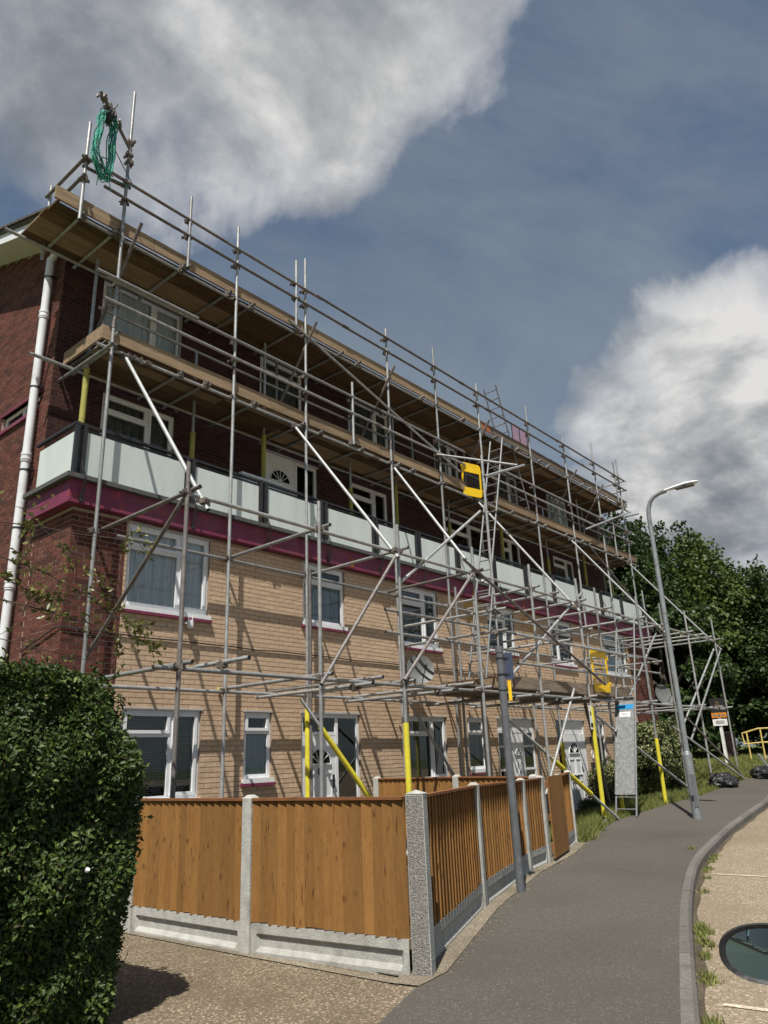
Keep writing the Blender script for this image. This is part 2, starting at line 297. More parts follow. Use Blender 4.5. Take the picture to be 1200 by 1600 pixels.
def groundmat(name,c1,c2,gs,grain,gcol,big,bcol,rough=.93,bump=.5,dark=None):
    m,nt,b=newmat(name); ge=N(nt,'ShaderNodeNewGeometry'); P=ge.outputs['Position']
    def nz(s,d=4,r=.6,off=(0,0,0)):
        mp=N(nt,'ShaderNodeMapping'); L(nt,P,mp.inputs[0]); mp.inputs['Location'].default_value=off
        n=N(nt,'ShaderNodeTexNoise'); L(nt,mp.outputs[0],n.inputs['Vector']); n.inputs['Scale'].default_value=s; n.inputs['Detail'].default_value=d; n.inputs['Roughness'].default_value=r; return n.outputs[0]
    vo=N(nt,'ShaderNodeTexVoronoi'); L(nt,P,vo.inputs['Vector']); vo.inputs['Scale'].default_value=gs
    sp=N(nt,'ShaderNodeSeparateColor'); L(nt,vo.outputs['Color'],sp.inputs[0])
    col=mixc(nt,sp.outputs[0],c1,c2)
    col=mixc(nt,ramp(nt,sp.outputs[1],[(grain,0),(grain+.06,1)]),col,gcol)
    col=mixc(nt,ramp(nt,nz(big,5),[(.42,0),(.72,.8)]),col,bcol)
    col=mixc(nt,ramp(nt,nz(big*.35,5,.6,(5,3,1)),[(.45,0),(.7,.45)]),col,dark or tuple(x*.6 for x in bcol))
    L(nt,col,b.inputs['Base Color']); b.inputs['Roughness'].default_value=rough; b.inputs['Specular IOR Level'].default_value=.25
    bp=N(nt,'ShaderNodeBump'); bp.inputs['Strength'].default_value=bump; bp.inputs['Distance'].default_value=.006; L(nt,vo.outputs['Distance'],bp.inputs['Height']); L(nt,bp.outputs[0],b.inputs['Normal'])
    return m
M['asphalt']=groundmat('path_asphalt',(.070,.064,.056),(.105,.094,.081),110,.94,(.22,.20,.17),.6,(.080,.071,.061))
M['drive']=groundmat('exposed_aggregate_drive',(.095,.074,.048),(.20,.16,.11),75,.84,(.36,.30,.22),.9,(.105,.082,.052))
M['road']=groundmat('aggregate_road',(.17,.135,.095),(.28,.225,.16),60,.86,(.42,.36,.28),.8,(.21,.165,.115))
M['ground']=groundmat('ground_grass_soil',(.08,.10,.025),(.11,.125,.035),40,.9,(.12,.12,.05),.7,(.06,.075,.02))
M['edge_conc']=groundmat('edge_concrete',(.15,.125,.09),(.24,.205,.155),90,.85,(.36,.32,.25),2,(.11,.09,.06))
M['line']=mat('worn_white_paint',(.62,.56,.46),(.42,.34,.24),40,.8,bump=.2,lo=.4,hi=.6)
# ---------------------------------------------------------------- terrain
GZ=.30   # level of the near ground
def g_(x): return float(np.interp(x,[-50,14,16,19,21,22.6,25,30,40,100],[0,0,.12,.24,.32,.48,.8,1.0,1.2,1.3]))
def hz(x,y):
    w=float(np.interp(y,[4.6,7.2,8.2,9.4],[.55,1,.95,.0])) if x<22 else float(np.interp(y,[5.0,7.2],[.55,1]))
    if 22<=x<24 and y>8.2: w=w*(x-22)/2+float(np.interp(y,[8.2,9.4],[.95,.0]))*(24-x)/2
    return GZ+g_(x)*w
def strip(name,left,right,off,m,nsub=8,thick=0):
    # ribbon of ground between two polylines that follow the terrain
    mb=MB(); n=len(left); P=[]
    for (a,b) in zip(left,right):
        P.append([(a[0]+(b[0]-a[0])*k/nsub,a[1]+(b[1]-a[1])*k/nsub) for k in range(nsub+1)])
    vs=[(x,y,hz(x,y)+off) for row in P for (x,y) in row]; w=nsub+1
    fs=[(i*w+k,(i+1)*w+k,(i+1)*w+k+1,i*w+k+1) for i in range(n-1) for k in range(nsub)]
    mb.add(vs,fs); return tag(mb.build(name,m),kind='structure')
def resample(P,step):
    out=[]
    for (a,b) in zip(P[:-1],P[1:]):
        L_=math.dist(a,b); k=max(1,int(L_/step))
        out+=[(a[0]+(b[0]-a[0])*i/k,a[1]+(b[1]-a[1])*i/k) for i in range(k)]
    return out+[P[-1]]
def smooth_line(P,n):  # catmull-rom, n points by x
    out=[]; Q=[P[0]]+list(P)+[P[-1]]
    for i in range(1,len(Q)-2):
        for k in range(n):
            t=k/n; p0,p1,p2,p3=Q[i-1],Q[i],Q[i+1],Q[i+2]
            out.append(tuple(.5*((2*p1[c])+(-p0[c]+p2[c])*t+(2*p0[c]-5*p1[c]+4*p2[c]-p3[c])*t*t+(-p0[c]+3*p1[c]-3*p2[c]+p3[c])*t**3) for c in(0,1)))
    return out+[P[-1]]
KERB=smooth_line([(-14,-4.2),(-4,-1.15),(1.5,.65),(4.89,1.89),(6.8,2.58),(8.77,3.26),(11.42,4.06),(14.2,4.65),(16.87,5.02),(20.04,5.38),(24.5,5.8),(34,5.7),(60,3)],8)
def ky(x): return float(np.interp(x,[p[0] for p in KERB],[p[1] for p in KERB]))
# ground sheet out to the horizon, cut down under the road
mb=MB(); xs=[-300,-80,-30,-14]+[i*.5 for i in range(-20,120)]+[70,90,140,300]; ys=[-300,-80,-20]+[i*.5 for i in range(-20,60)]+[34,45,70,140,300]
vs=[]
for x in xs:
    for y in ys:
        z=hz(x,y)-.02
        if y<ky(max(-14,min(60,x)))+.7: z=z-.3
        vs.append((x,y,z))
w=len(ys); mb.add(vs,[(i*w+k,(i+1)*w+k,(i+1)*w+k+1,i*w+k+1) for i in range(len(xs)-1) for k in range(w-1)])
tag(mb.build('ground',M['ground'],smooth=True),kind='structure')
X_=[p[0] for p in KERB]
strip('road',[(x,-40) for x,_ in KERB],[(x,y+.03) for x,y in KERB],-.12,M['road'],10)
M['gutter']=groundmat('gutter_dirt',(.05,.042,.03),(.12,.095,.065),110,.9,(.2,.17,.12),3,(.06,.05,.032))
G_=[p for p in KERB if 1<p[0]<34]
strip('gutter_dirt',[(x,y-.075-.03*math.sin(x*3.1)*math.sin(x*1.3)) for x,y in G_],[(x,y+.02) for x,y in G_],-.116,M['gutter'],2)
# path between kerb and fence / verge
EDGE=[(-14,4.4),(-2,3.35),(3.2,3.2),(3.88,3.44),(4.56,3.69),(5.0,3.77),(7.2,4.72),(9.56,5.53),(10.44,5.70),(11.73,6.07),(12.84,6.47),(14,6.93),(15.8,7.2),(18.7,7.21),(21.2,7.1),(23,6.9),(24.1,6.65),(30,6.8),(60,5)]
def ey(x): return float(np.interp(x,[p[0] for p in EDGE],[p[1] for p in EDGE]))
px=sorted(set([p[0] for p in KERB]+[p[0] for p in EDGE if p[0]>-14]))
strip('path',[(x,ky(x)+.085) for x in px],[(x,ey(x)) for x in px],.004,M['asphalt'],6)
strip('driveway',[(x,ey(x)-.02) for x in (-6,-2,0,2,3.2,3.88,4.56,4.72)],[(x,9.66) for x in (-6,-2,0,2,3.2,3.88,4.4,4.6)],-.002,M['drive'],6)
# concrete margin along the foot of the fence
strip('fence_footing',[(4.6,3.69),(5.0,3.74),(7.2,4.69),(8.2,5.04),(9.56,5.50),(11.4,5.95),(12.84,6.44)],[(4.55,3.92),(5.0,4.0),(7.1,4.88),(8.2,5.25),(9.7,5.75),(11.4,6.2),(12.9,6.75)],.010,M['edge_conc'],2)
strip('drive_footing',[(4.56,3.84),(4.51,5.6),(4.48,7.3),(4.48,9.6)],[(4.66,3.84),(4.60,5.6),(4.57,7.3),(4.57,9.6)],.006,M['edge_conc'],2)
strip('garden_ground',[(x,ey(x)+.28) for x in (4.75,5.8,8,9.7,11.4,12.8)],[(x,9.66) for x in (4.75,5.8,8,9.7,11.4,12.8)],-.004,M['soil'],4)
mb=MB(); 
for (x0,y0,x1,y1) in ((9.8,4.1,10.9,5.6),):
    n=26; P_=[]
    for i in range(n+1):
        t=i/n; P_.append((x0+(x1-x0)*t+random.gauss(0,.02),y0+(y1-y0)*t+random.gauss(0,.02)))
    vs=[];w_=.002
    for (x,y) in P_: vs+=[(x-w_*random.uniform(.4,1.3),y,hz(x,y)+.0075),(x+w_*random.uniform(.4,1.3),y,hz(x,y)+.0075)]
    mb.add(vs,[(2*i,2*i+1,2*i+3,2*i+2) for i in range(n)])
tag(mb.build('path_crack',M['black']),kind='structure')
# kerb of single stones
kb=empty('kerb',(5.9,2.2,0)); tag(kb,kind='structure')
acc=0; pts=[KERB[0]]
kp=resample(KERB,.03); cur=kp[0]; st=[cur]
for p in kp:
    if math.dist(p,cur)>=.915: st.append(p); cur=p
for a,b in zip(st[:-1],st[1:]):
    if a[0]<1.2 or a[0]>33: continue
    d=Vector((b[0]-a[0],b[1]-a[1],0)).normalized(); nn=Vector((-d.y,d.x,0)); j=random.uniform(-.003,.003)
    mb=MB(); e=.006
    za,zb=hz(*a)+.010+j,hz(*b)+.010+j
    A=Vector((a[0],a[1],0))+d*e; B=Vector((b[0],b[1],0))-d*e
    pr=[(-.01,-.30),(-.01,-.035),(.015,0),(.09,0),(.09,-.30)]
    vs=[A+nn*o+Vector((0,0,za+h)) for o,h in pr]+[B+nn*o+Vector((0,0,zb+h)) for o,h in pr]
    mb.add(vs,[(i,i+1,i+6,i+5) for i in range(4)]+[(4,3,2,1,0),(5,6,7,8,9)])
    mb.build('kerb_stone',M['kerb'],kb)
for (a,b) in (((11.14,3.80),(11.4,-1.5)),((5.72,2.02),(6.2,-2.6)),((17.5,4.9),(17.8,0))):
    mb=MB(); d=Vector((b[0]-a[0],b[1]-a[1],0)).normalized(); q=Vector((d.y,-d.x,0))*.03
    n=10; vs=[]
    for i in range(n+1):
        p=Vector((a[0]+(b[0]-a[0])*i/n,a[1]+(b[1]-a[1])*i/n,0)); zz_=hz(p.x,p.y)-.114
        vs+=[(p.x+q.x,p.y+q.y,zz_),(p.x-q.x,p.y-q.y,zz_)]
    mb.add(vs,[(2*i,2*i+2,2*i+3,2*i+1) for i in range(n)]); tag(mb.build('bay_line',M['line']),kind='structure')
# concrete pad on the bank by the yellow rail
strip('ramp',[(30.0,5.8),(33,5.8),(46,6.5)],[(30.0,8.0),(33,8.4),(46,10.5)],.03,M['edge_conc'],4)
strip('bank_edging',[(22.4,7.55),(26,7.25),(40,8.2)],[(22.4,7.63),(26,7.33),(40,8.3)],.03,M['edge_conc'],1)

# ---------------------------------------------------------------- the building
BX0,BX1,BY,BU=4.73,25.5,9.65,10.80
bld=empty('apartment_block',(15,12,0),'long three storey brick block of flats with maroon band and balcony walkway behind scaffolding','building')
def wallmesh(u0,u1,zf,holes,base,ud,nn,bm,mm,name,z0=0,ztop=None,single=None,cls='outer',phase=0,sm=None,revdepth=.11):
    """brick wall in the plane base+ud*u ; nn outward normal. zf(u) top height. returns wall part"""
    ud=Vector(ud); nn=Vector(nn); base=Vector(base)
    P=lambda u,z,o=0: base+ud*u+nn*o+Vector((0,0,z))
    us=sorted(set([u0,u1]+[v for h in holes for v in h[:2]])); 
    if ztop: us=sorted(set(us+[u0+(u1-u0)*i/12 for i in range(13)]))
    zs=sorted(set([z0]+[v for h in holes for v in h[2:4]]))
    wall=MB()
    for a,b in zip(us[:-1],us[1:]):
        ta,tb=zf(a),zf(b)
        zz=zs+[None]
        for c,d in zip(zz[:-1],zz[1:]):
            if any(h[0]-1e-6<=(a+b)/2<=h[1] and h[2]<=(c+(d if d is not None else min(ta,tb)))/2<=h[3] for h in holes): continue
            d1=ta if d is None else d; d2=tb if d is None else d
            jd=-.0055 if single else -.0035; wall.add([P(a,c,jd),P(b,c,jd),P(b,d2,jd),P(a,d1,jd)],[(0,1,2,3)])
    for h in holes:
        a,b,c,d=h[:4]; q=-revdepth
        wall.add([P(a,c,0),P(a,d,0),P(a,d,q),P(a,c,q)],[(0,1,2,3)]); wall.add([P(b,c,0),P(b,c,q),P(b,d,q),P(b,d,0)],[(0,1,2,3)])
        wall.add([P(a,d,0),P(b,d,0),P(b,d,q),P(a,d,q)],[(0,1,2,3)]); wall.add([P(a,c,0),P(a,c,q),P(b,c,q),P(b,c,0)],[(0,1,2,3)])
    wobj=wall.build(name,mm,bld)
    bl,bh,bt=.215,.065,.007; mb=MB(); nz=int((max(zf(u0),zf(u1))-z0)/.075)+1; singles=[]
    for r in range(nz):
        z=z0+r*.075+.005; off=(.1125 if (r+phase)%2 else 0); u=u0-off
        while u<u1:
            a,b=max(u+.005,u0),min(u+.22,u1); u+=.225
            if b-a<.03: continue
            segs=[(a,b)]
            for h in holes:
                if z+bh/2>h[2] and z+bh/2<h[3]:
                    ns=[]
                    for (p,q) in segs:
                        if h[1]<=p or h[0]>=q: ns.append((p,q)); continue
                        if p<h[0]-.01: ns.append((p,h[0]-.002))
                        if q>h[1]+.01: ns.append((h[1]+.002,q))
                    segs=ns
            for (p,q) in segs:
                if q-p<.02 or z+bh>zf((p+q)/2): continue
                if single and q-p>.2 and single(p,z) and len(singles)<300: singles.append((p,z)); continue
                j=[random.uniform(-.0015,.002) for _ in range(4)]
                v=[P(p,z,j[0]),P(q,z,j[1]),P(q,z+bh,j[2]),P(p,z+bh,j[3]),P(p,z,-bt),P(q,z,-bt),P(q,z+bh,-bt),P(p,z+bh,-bt)]
                mb.add(v,[(0,1,2,3),(0,4,5,1),(3,2,6,7),(0,3,7,4),(1,5,6,2)],0,random.random()**1.5)
    o=mb.build('brickwork',bm,wobj); tag(o,kind='stuff')
    if singles:
        m1=MB(); v=[Vector((0,0,0)),ud*bl,ud*bl+Vector((0,0,bh)),Vector((0,0,bh))]; v=v+[p-nn*bt for p in v]
        m1.add(v,[(0,1,2,3),(0,4,5,1),(3,2,6,7),(0,3,7,4),(1,5,6,2)])
        first=m1.build('brick',sm,None); first.data.update(); inv=wmat(wobj).inverted(); first.parent=wobj; first.matrix_parent_inverse=inv
        random.shuffle(singles)
        singles=sorted(singles,key=lambda t:t[0])[:300]
        for i,(p,z) in enumerate(singles):
            c=first if i==0 else first.copy()
            if i: COL.objects.link(c)
            c.location=P(p,z,random.uniform(-.001,.002))
    return wobj
sn=lambda z: round(z/.075)*.075
# openings in the front (u measured from BX0)
FRONT=[  # x0,x1,z0,z1,kind,curtain
 (5.62,7.10,4.02,5.33,'L','bright'),(9.18,10.28,4.22,5.33,'S','bluepart'),(11.95,13.32,4.05,5.33,'L','dim'),(15.35,16.62,4.20,5.33,'L','dim'),(18.42,19.82,4.12,5.33,'R','dim'),(21.95,23.55,4.05,5.33,'L','blue'),
 (5.72,7.05,1.36,2.66,'L','blind'),(7.88,8.46,1.54,2.66,'S','frost'),(12.02,13.38,1.36,2.63,'L','dim'),(14.17,14.87,1.50,2.63,'S','dim'),(20.66,21.22,1.20,2.60,'S','dim'),(22.55,23.72,1.16,2.60,'R','dim')]
DOORS=[(9.13,10.62,.36,2.66,'A'),(15.40,17.12,.36,2.66,'B'),(18.28,19.92,.36,2.62,'C')]
pale_h=[(a-5.58,b-5.58,sn(c),sn(d)) for a,b,c,d,*_ in FRONT+DOORS]
def sel(p,z): return p<3.4 and 2.7<z<4.75 or p<.2 and z>1.3
wf=wallmesh(0,18.17,lambda u:5.37,pale_h,(5.58,BY,0),(1,0,0),(0,-1,0),M['pale_brick'],M['mortar'],'front_wall',z0=0.15,single=sel,sm=M['pale_brick1'])
wallmesh(0,.85,lambda u:5.37,[],(BX0,BY,0),(1,0,0),(0,-1,0),M['red_brick'],M['mortar_red'],'corner_pier',z0=0)
wallmesh(0,1.75,lambda u:5.37,[],(23.75,BY,0),(1,0,0),(0,-1,0),M['red_brick'],M['mortar_red'],'corner_pier',z0=0)
wallmesh(0,1.15,lambda u:5.37,[],(BX0,BY,0),(0,1,0),(-1,0,0),M['red_brick'],M['mortar_red'],'gable_wall',z0=0,phase=1)
gh=[(.35,1.75,sn(7.43),sn(7.75))]
wallmesh(0,6.2,lambda u:(10.50+.355*u) if u<4.4 else 10.5+.355*4.4-.355*(u-4.4),gh,(BX0,BU,0),(0,1,0),(-1,0,0),M['red_brick'],M['mortar_red'],'gable_wall',z0=0,ztop=1)
UPW=[(5.45,7.10,8.98,10.12,'P','bright'),(9.05,10.28,9.02,10.12,'S','dim'),(11.86,13.28,9.0,10.12,'P','dim'),(15.2,16.35,9.05,10.12,'P','dim'),(18.25,19.6,8.98,10.12,'P','dim'),(21.5,22.95,9.08,10.12,'P','bright'),
 (5.62,7.05,6.75,7.95,'L','dim'),(11.78,13.12,6.78,7.95,'L','dark'),(15.45,17.4,6.6,7.95,'L','dark'),(18.25,19.4,6.7,7.95,'S2','dark'),(21.5,22.95,6.8,7.95,'L','dim')]
UPD=[(9.18,10.72,5.85,7.95,'D')]
up_h=[(a-BX0,b-BX0,sn(c),sn(d)) for a,b,c,d,*_ in UPW+UPD]
wallmesh(0,BX1-BX0,lambda u:10.42,up_h,(BX0,BU,0),(1,0,0),(0,-1,0),M['shaded_brick'],M['mortar_shaded'],'upper_wall',z0=5.4)
# far gable, back, floors: plain shells that close the block
mb=MB(); mb.box((BX1-.2,BY+.01,-.3),(BX1-.004,17,5.37)); mb.box((BX1-.2,BU+.01,5.37),(BX1-.004,17,10.4)); mb.box((BX0+.01,16.8,-.3),(BX1-.21,17,10.4)); mb.build('rear_wall',M['brick_far'],bld)
mb=MB(); mb.box((BX0+.12,BY+.12,2.72),(BX1-.22,16.79,2.92)); mb.box((BX0+.12,BU+.12,8.1),(BX1-.22,16.79,8.3))
for x in (8.6,11.2,14.95,17.9,21.6): mb.box((x,BY+.12,-.2),(x+.12,16.7,2.7)); mb.box((x,BY+.12,2.93),(x+.12,16.7,5.36)); mb.box((x,BU+.12,5.9),(x+.12,16.7,8.09)); mb.box((x,BU+.12,8.31),(x+.12,16.7,10.4))
mb.build('inner_floor',M['dark'],bld)
# roof
mb=MB()
def rz(y): return 10.62+.355*(y-10.8)
for (x0,x1) in ((4.18,BX1+.45),):
    for (ya,yb) in ((10.15,15.2),):
        za,zb=rz(ya)+.12,rz(yb)+.12
        mb.add([(x0,ya,za),(x1,ya,za),(x1,yb,zb),(x0,yb,zb),(x0,ya,za-.07),(x1,ya,za-.07),(x1,yb,zb-.07),(x0,yb,zb-.07)],[(0,1,2,3),(4,7,6,5),(0,4,5,1),(0,3,7,4),(1,5,6,2)])
        mb.add([(x0,yb,zb),(x1,yb,zb),(x1,18,zb-1.0),(x0,18,zb-1.0)],[(0,1,2,3)])
roof=mb.build('roof',M['tile'],bld)
n=15; tl=MB()
for i in range(n):
    ya=10.13+i*.34; tl.box((4.15,ya,rz(ya)+.12),(4.42,ya+.36,rz(ya)+.165+.0)); tl.v[-8:]=[(x,y,z+.355*(y-ya)) for x,y,z in tl.v[-8:]]
tl.build('verge_tile',M['tile'],roof)
mb=MB()
ya,yb=10.25,15.2
mb.add([(4.22,ya,rz(ya)-.16),(4.22,yb,rz(yb)-.16),(4.22,yb,rz(yb)+.05),(4.22,ya,rz(ya)+.05),(4.25,ya,rz(ya)-.16),(4.25,yb,rz(yb)-.16),(4.25,yb,rz(yb)+.05),(4.25,ya,rz(ya)+.05)],[(0,1,2,3),(4,7,6,5),(0,4,5,1),(3,2,6,7),(0,3,7,4)])
mb.add([(4.25,ya,rz(ya)-.155),(4.72,ya,rz(ya)-.155),(4.72,yb,rz(yb)-.155),(4.25,yb,rz(yb)-.155)],[(0,1,2,3)])
mb.build('verge_board',M['upvc'],roof)
mb=MB(); mb.box((4.25,10.20,10.38),(BX1+.4,10.23,10.60)); mb.box((4.25,10.23,10.40),(BX1+.4,10.79,10.42)); mb.build('eaves_board',M['upvc_grey'],roof)
mb=MB(); mb.tube((4.2,10.14,10.50),(BX1+.4,10.14,10.50),.055,10); mb.build('gutter',M['black_metal'],roof,smooth=True)
# maroon band, coping, walkway slab
mb=MB(); mb.box((4.58,9.50,5.38),(BX1+.15,9.66,5.715)); mb.box((4.58,9.66,5.38),(4.74,10.79,5.715)); mb.build('maroon_band',M['band'],bld)
mb=MB(); mb.box((4.50,9.42,5.72),(BX1+.2,9.72,5.785)); mb.box((4.50,9.72,5.72),(4.80,10.79,5.785)); mb.build('coping',M['coping'],bld)
mb=MB(); mb.box((4.75,9.67,5.40),(BX1-.01,10.79,5.70)); mb.build('walkway_floor',M['conc'],bld)
for x in (10.32,13.55,16.9,14.55): 
    mb=MB(); mb.box((x,9.494,5.40),(x+.09,9.4985,5.60)); mb.build('rust_stain',M['rust'],bld)
# balcony: posts, rails, panels, struts
PX=[4.70,6.58,8.13,9.65,11.15,12.60,14.12,15.72,17.30,18.85,20.4,21.95,23.5,25.3]
bal=MB(); bal.box((4.60,9.555,6.59),(BX1+.1,9.615,6.625)); bal.box((4.60,9.615,6.59),(4.66,10.79,6.625)); bal.box((4.60,9.57,6.53),(BX1+.1,9.60,6.55)); balr=bal.build('balcony_rail',M['black_metal'],bld)
for i,x in enumerate(PX):
    mb=MB(); mb.box((x-.085,9.53,5.79),(x-.035,9.60,6.62)); mb.box((x+.035,9.53,5.79),(x+.085,9.60,6.62)); mb.box((x-.03,9.57,5.79),(x+.03,9.595,6.6))
    mb.bar((x+.02,9.50,6.0),(x+.05,9.40,5.72),.03,.012); mb.bar((x+.05,9.40,5.72),(x+.05,9.485,5.42),.03,.012); mb.box((x+.025,9.470,5.40),(x+.075,9.497,5.50))
    mb.build('balcony_post',M['black_metal'],bld)
for a,b in zip(PX[:-1],PX[1:]):
    mb=MB(); mb.box((a+.10,9.565,5.82),(b-.10,9.585,6.50)); mb.build('balcony_panel',M['panel'],bld)
mb=MB(); mb.box((4.64,9.66,5.82),(4.66,10.70,6.50)); mb.build('balcony_panel',M['panel'],bld)
def curtain(x0,x1,z0,z1,y,m,par,gap=0):
    mb=MB(); n=max(8,int((x1-x0)/.025)); vs=[]
    for i in range(n+1):
        x=x0+(x1-x0)*i/n; yy=y+.022*math.sin(i*1.7+x*9)+.012*math.sin(i*.9)
        vs+=[(x,yy,z0),(x,yy,z1)]
    mb.add(vs,[(2*i,2*i+2,2*i+3,2*i+1) for i in range(n)]); return mb.build('curtain',m,par,smooth=True)
def window(x0,x1,z0,z1,yw,kind,cur,par=None):
    par=par or bld; y=yw+.035; d=.06; F_=MB(); G=[]; w=.062
    z0=sn(z0); z1=sn(z1)
    def fr(a,b,c,e,ww,yy,dd): # ring
        F_.box((a,yy,c),(b,yy+dd,c+ww)); F_.box((a,yy,e-ww),(b,yy+dd,e)); F_.box((a,yy,c+ww),(a+ww,yy+dd,e-ww)); F_.box((b-ww,yy,c+ww),(b,yy+dd,e-ww))
    fr(x0+.004,x1-.004,z0+.03,z1-.004,w,y,d)
    def light(a,b,c,e,sash=1):
        if sash: fr(a,b,c,e,.045,y-.018,.05); q=.045
        else: q=0
        G.append((a+q,b-q,c+q,e-q))
    H_=z1-z0; W_=x1-x0; a,b,c,e=x0+w,x1-w,z0+.03+w,z1-w
    if kind=='S':
        zm=z1-.30*H_; F_.box((a,y,zm-.03),(b,y+d,zm+.03)); light(a-.01,b+.01,zm+.02,e+.01); light(a,b,c,zm-.03,0)
    elif kind=='P':
        xm=x0+W_*.62; F_.box((xm-.035,y-.004,c),(xm+.035,y+d,e)); light(a,xm-.036,c,e,0); light(xm+.03,b+.01,c-.01,e+.01)
    elif kind=='S2':
        xm=x0+W_*.5; zm=z1-.30*H_; F_.box((xm-.035,y-.004,c),(xm+.035,y+d,e)); light(xm+.03,b+.01,c-.01,e+.01); F_.box((a,y,zm-.025),(xm-.036,y+d,zm+.025)); light(a,xm-.035,zm+.025,e,1); light(a,xm-.035,c,zm-.025,0)
    else:
        xm=x0+W_*(.62 if kind=='L' else .40); zm=z1-.28*H_
        F_.box((xm-.035,y-.004,c),(xm+.035,y+d,e))
        if kind=='L': l=(a,xm-.036); r=(xm+.036,b)
        else: r=(a,xm-.036); l=(xm+.036,b)
        F_.box((l[0],y,zm-.03),(l[1],y+d,zm+.03)); light(l[0]-.01,l[1]+.01,zm+.02,e+.01); light(l[0],l[1],c,zm-.03,0); light(r[0]-.01,r[1]+.01,c-.01,e+.01)
    o=F_.build('window',M['upvc'],par)
    for (a_,b_,c_,e_) in G:
        m=MB(); m.add([(a_,y+.02,c_),(b_,y+.02,c_),(b_,y+.02,e_),(a_,y+.02,e_)],[(0,1,2,3)]); m.build('pane',M['glass'],o)
    m=MB(); m.box((x0-.03,yw-.05,z0-.022),(x1+.03,yw+.10,z0+.025)); m.box((x0-.03,yw-.05,z0-.04),(x1+.03,yw-.035,z0-.0225)); m.build('sill',M['upvc'],o)
    m=MB(); m.box((x0-.05,yw-.056,z0-.085),(x1+.05,yw+.02,z0-.042)); m.build('sill_tile',M['band'],o)
    if cur=='blind':
        m=MB(); z=z0+.10
        while z<z1-.08: m.obox(((x0+x1)/2,y+.11,z),(1,0,0),(0,1,.45),(0,-.45,1),(x1-x0)/2-.07,.012,.0012); z+=.028
        tag(m.build('blind',M['blind'],o),kind='stuff')
    elif cur=='frost':
        m=MB(); m.box((x0+.05,y+.06,z0+.06),(x1-.05,y+.065,z1-.36)); m.build('blind',M['curtain_blue'],o)
    elif cur=='bright': curtain(x0+.06,x1-.06,z0+.06,z1-.06,y+.055,M['curtain'],o)
    elif cur=='blue': curtain(x0+.06,x1-.06,z0+.06,z1-.06,y+.075,M['curtain_blue'],o)
    elif cur=='bluepart': curtain(x0+.06,x1-.06,z0+.06,z1-.32,y+.075,M['curtain_blue'],o)
    elif cur=='dim': curtain(x0+.06,x1-.06,z0+.06,z1-.06,y+.10,M['curtain_dim'],o)
    return o
for f_ in FRONT: window(f_[0],f_[1],f_[2],f_[3],BY,f_[4],f_[5])
for f_ in UPW: window(f_[0],f_[1],f_[2],f_[3],BU,f_[4],f_[5])
for f_ in FRONT:
    m=MB(); m.box((f_[0]-.02,BY-.012,sn(f_[3])-.004),(f_[1]+.02,BY+.03,sn(f_[3])+.018)); m.build('lintel',M['upvc_grey'],bld)
# gable window
mb=MB(); y0,y1,z0,z1=BU+.35,BU+1.75,sn(7.43),sn(7.75)
for a in (((4.79,y0,z0),(4.85,y1,z0+.05)),((4.79,y0,z1-.05),(4.85,y1,z1)),((4.79,y0,z0+.05),(4.85,y0+.06,z1-.05)),((4.79,y1-.06,z0+.05),(4.85,y1,z1-.05)),((4.79,(y0+y1)/2-.03,z0+.05),(4.85,(y0+y1)/2+.03,z1-.05))): mb.box(*a)
o=mb.build('window',M['upvc'],bld)
for (p,q) in ((y0+.06,(y0+y1)/2-.03),((y0+y1)/2+.03,y1-.06)):
    m=MB(); m.box((4.81,p,z0+.05),(4.815,q,z1-.05)); m.build('pane',M['glass'],o)
m=MB(); m.box((4.90,y0,z0),(4.905,y1,z1)); m.build('blind',M['curtain_blue'],o)
m=MB(); m.box((4.69,y0-.04,z0-.05),(4.80,y1+.04,z0+.01)); m.box((4.70,y0-.04,z1),(4.80,y1+.04,z1+.04)); m.build('sill',M['band'],o)
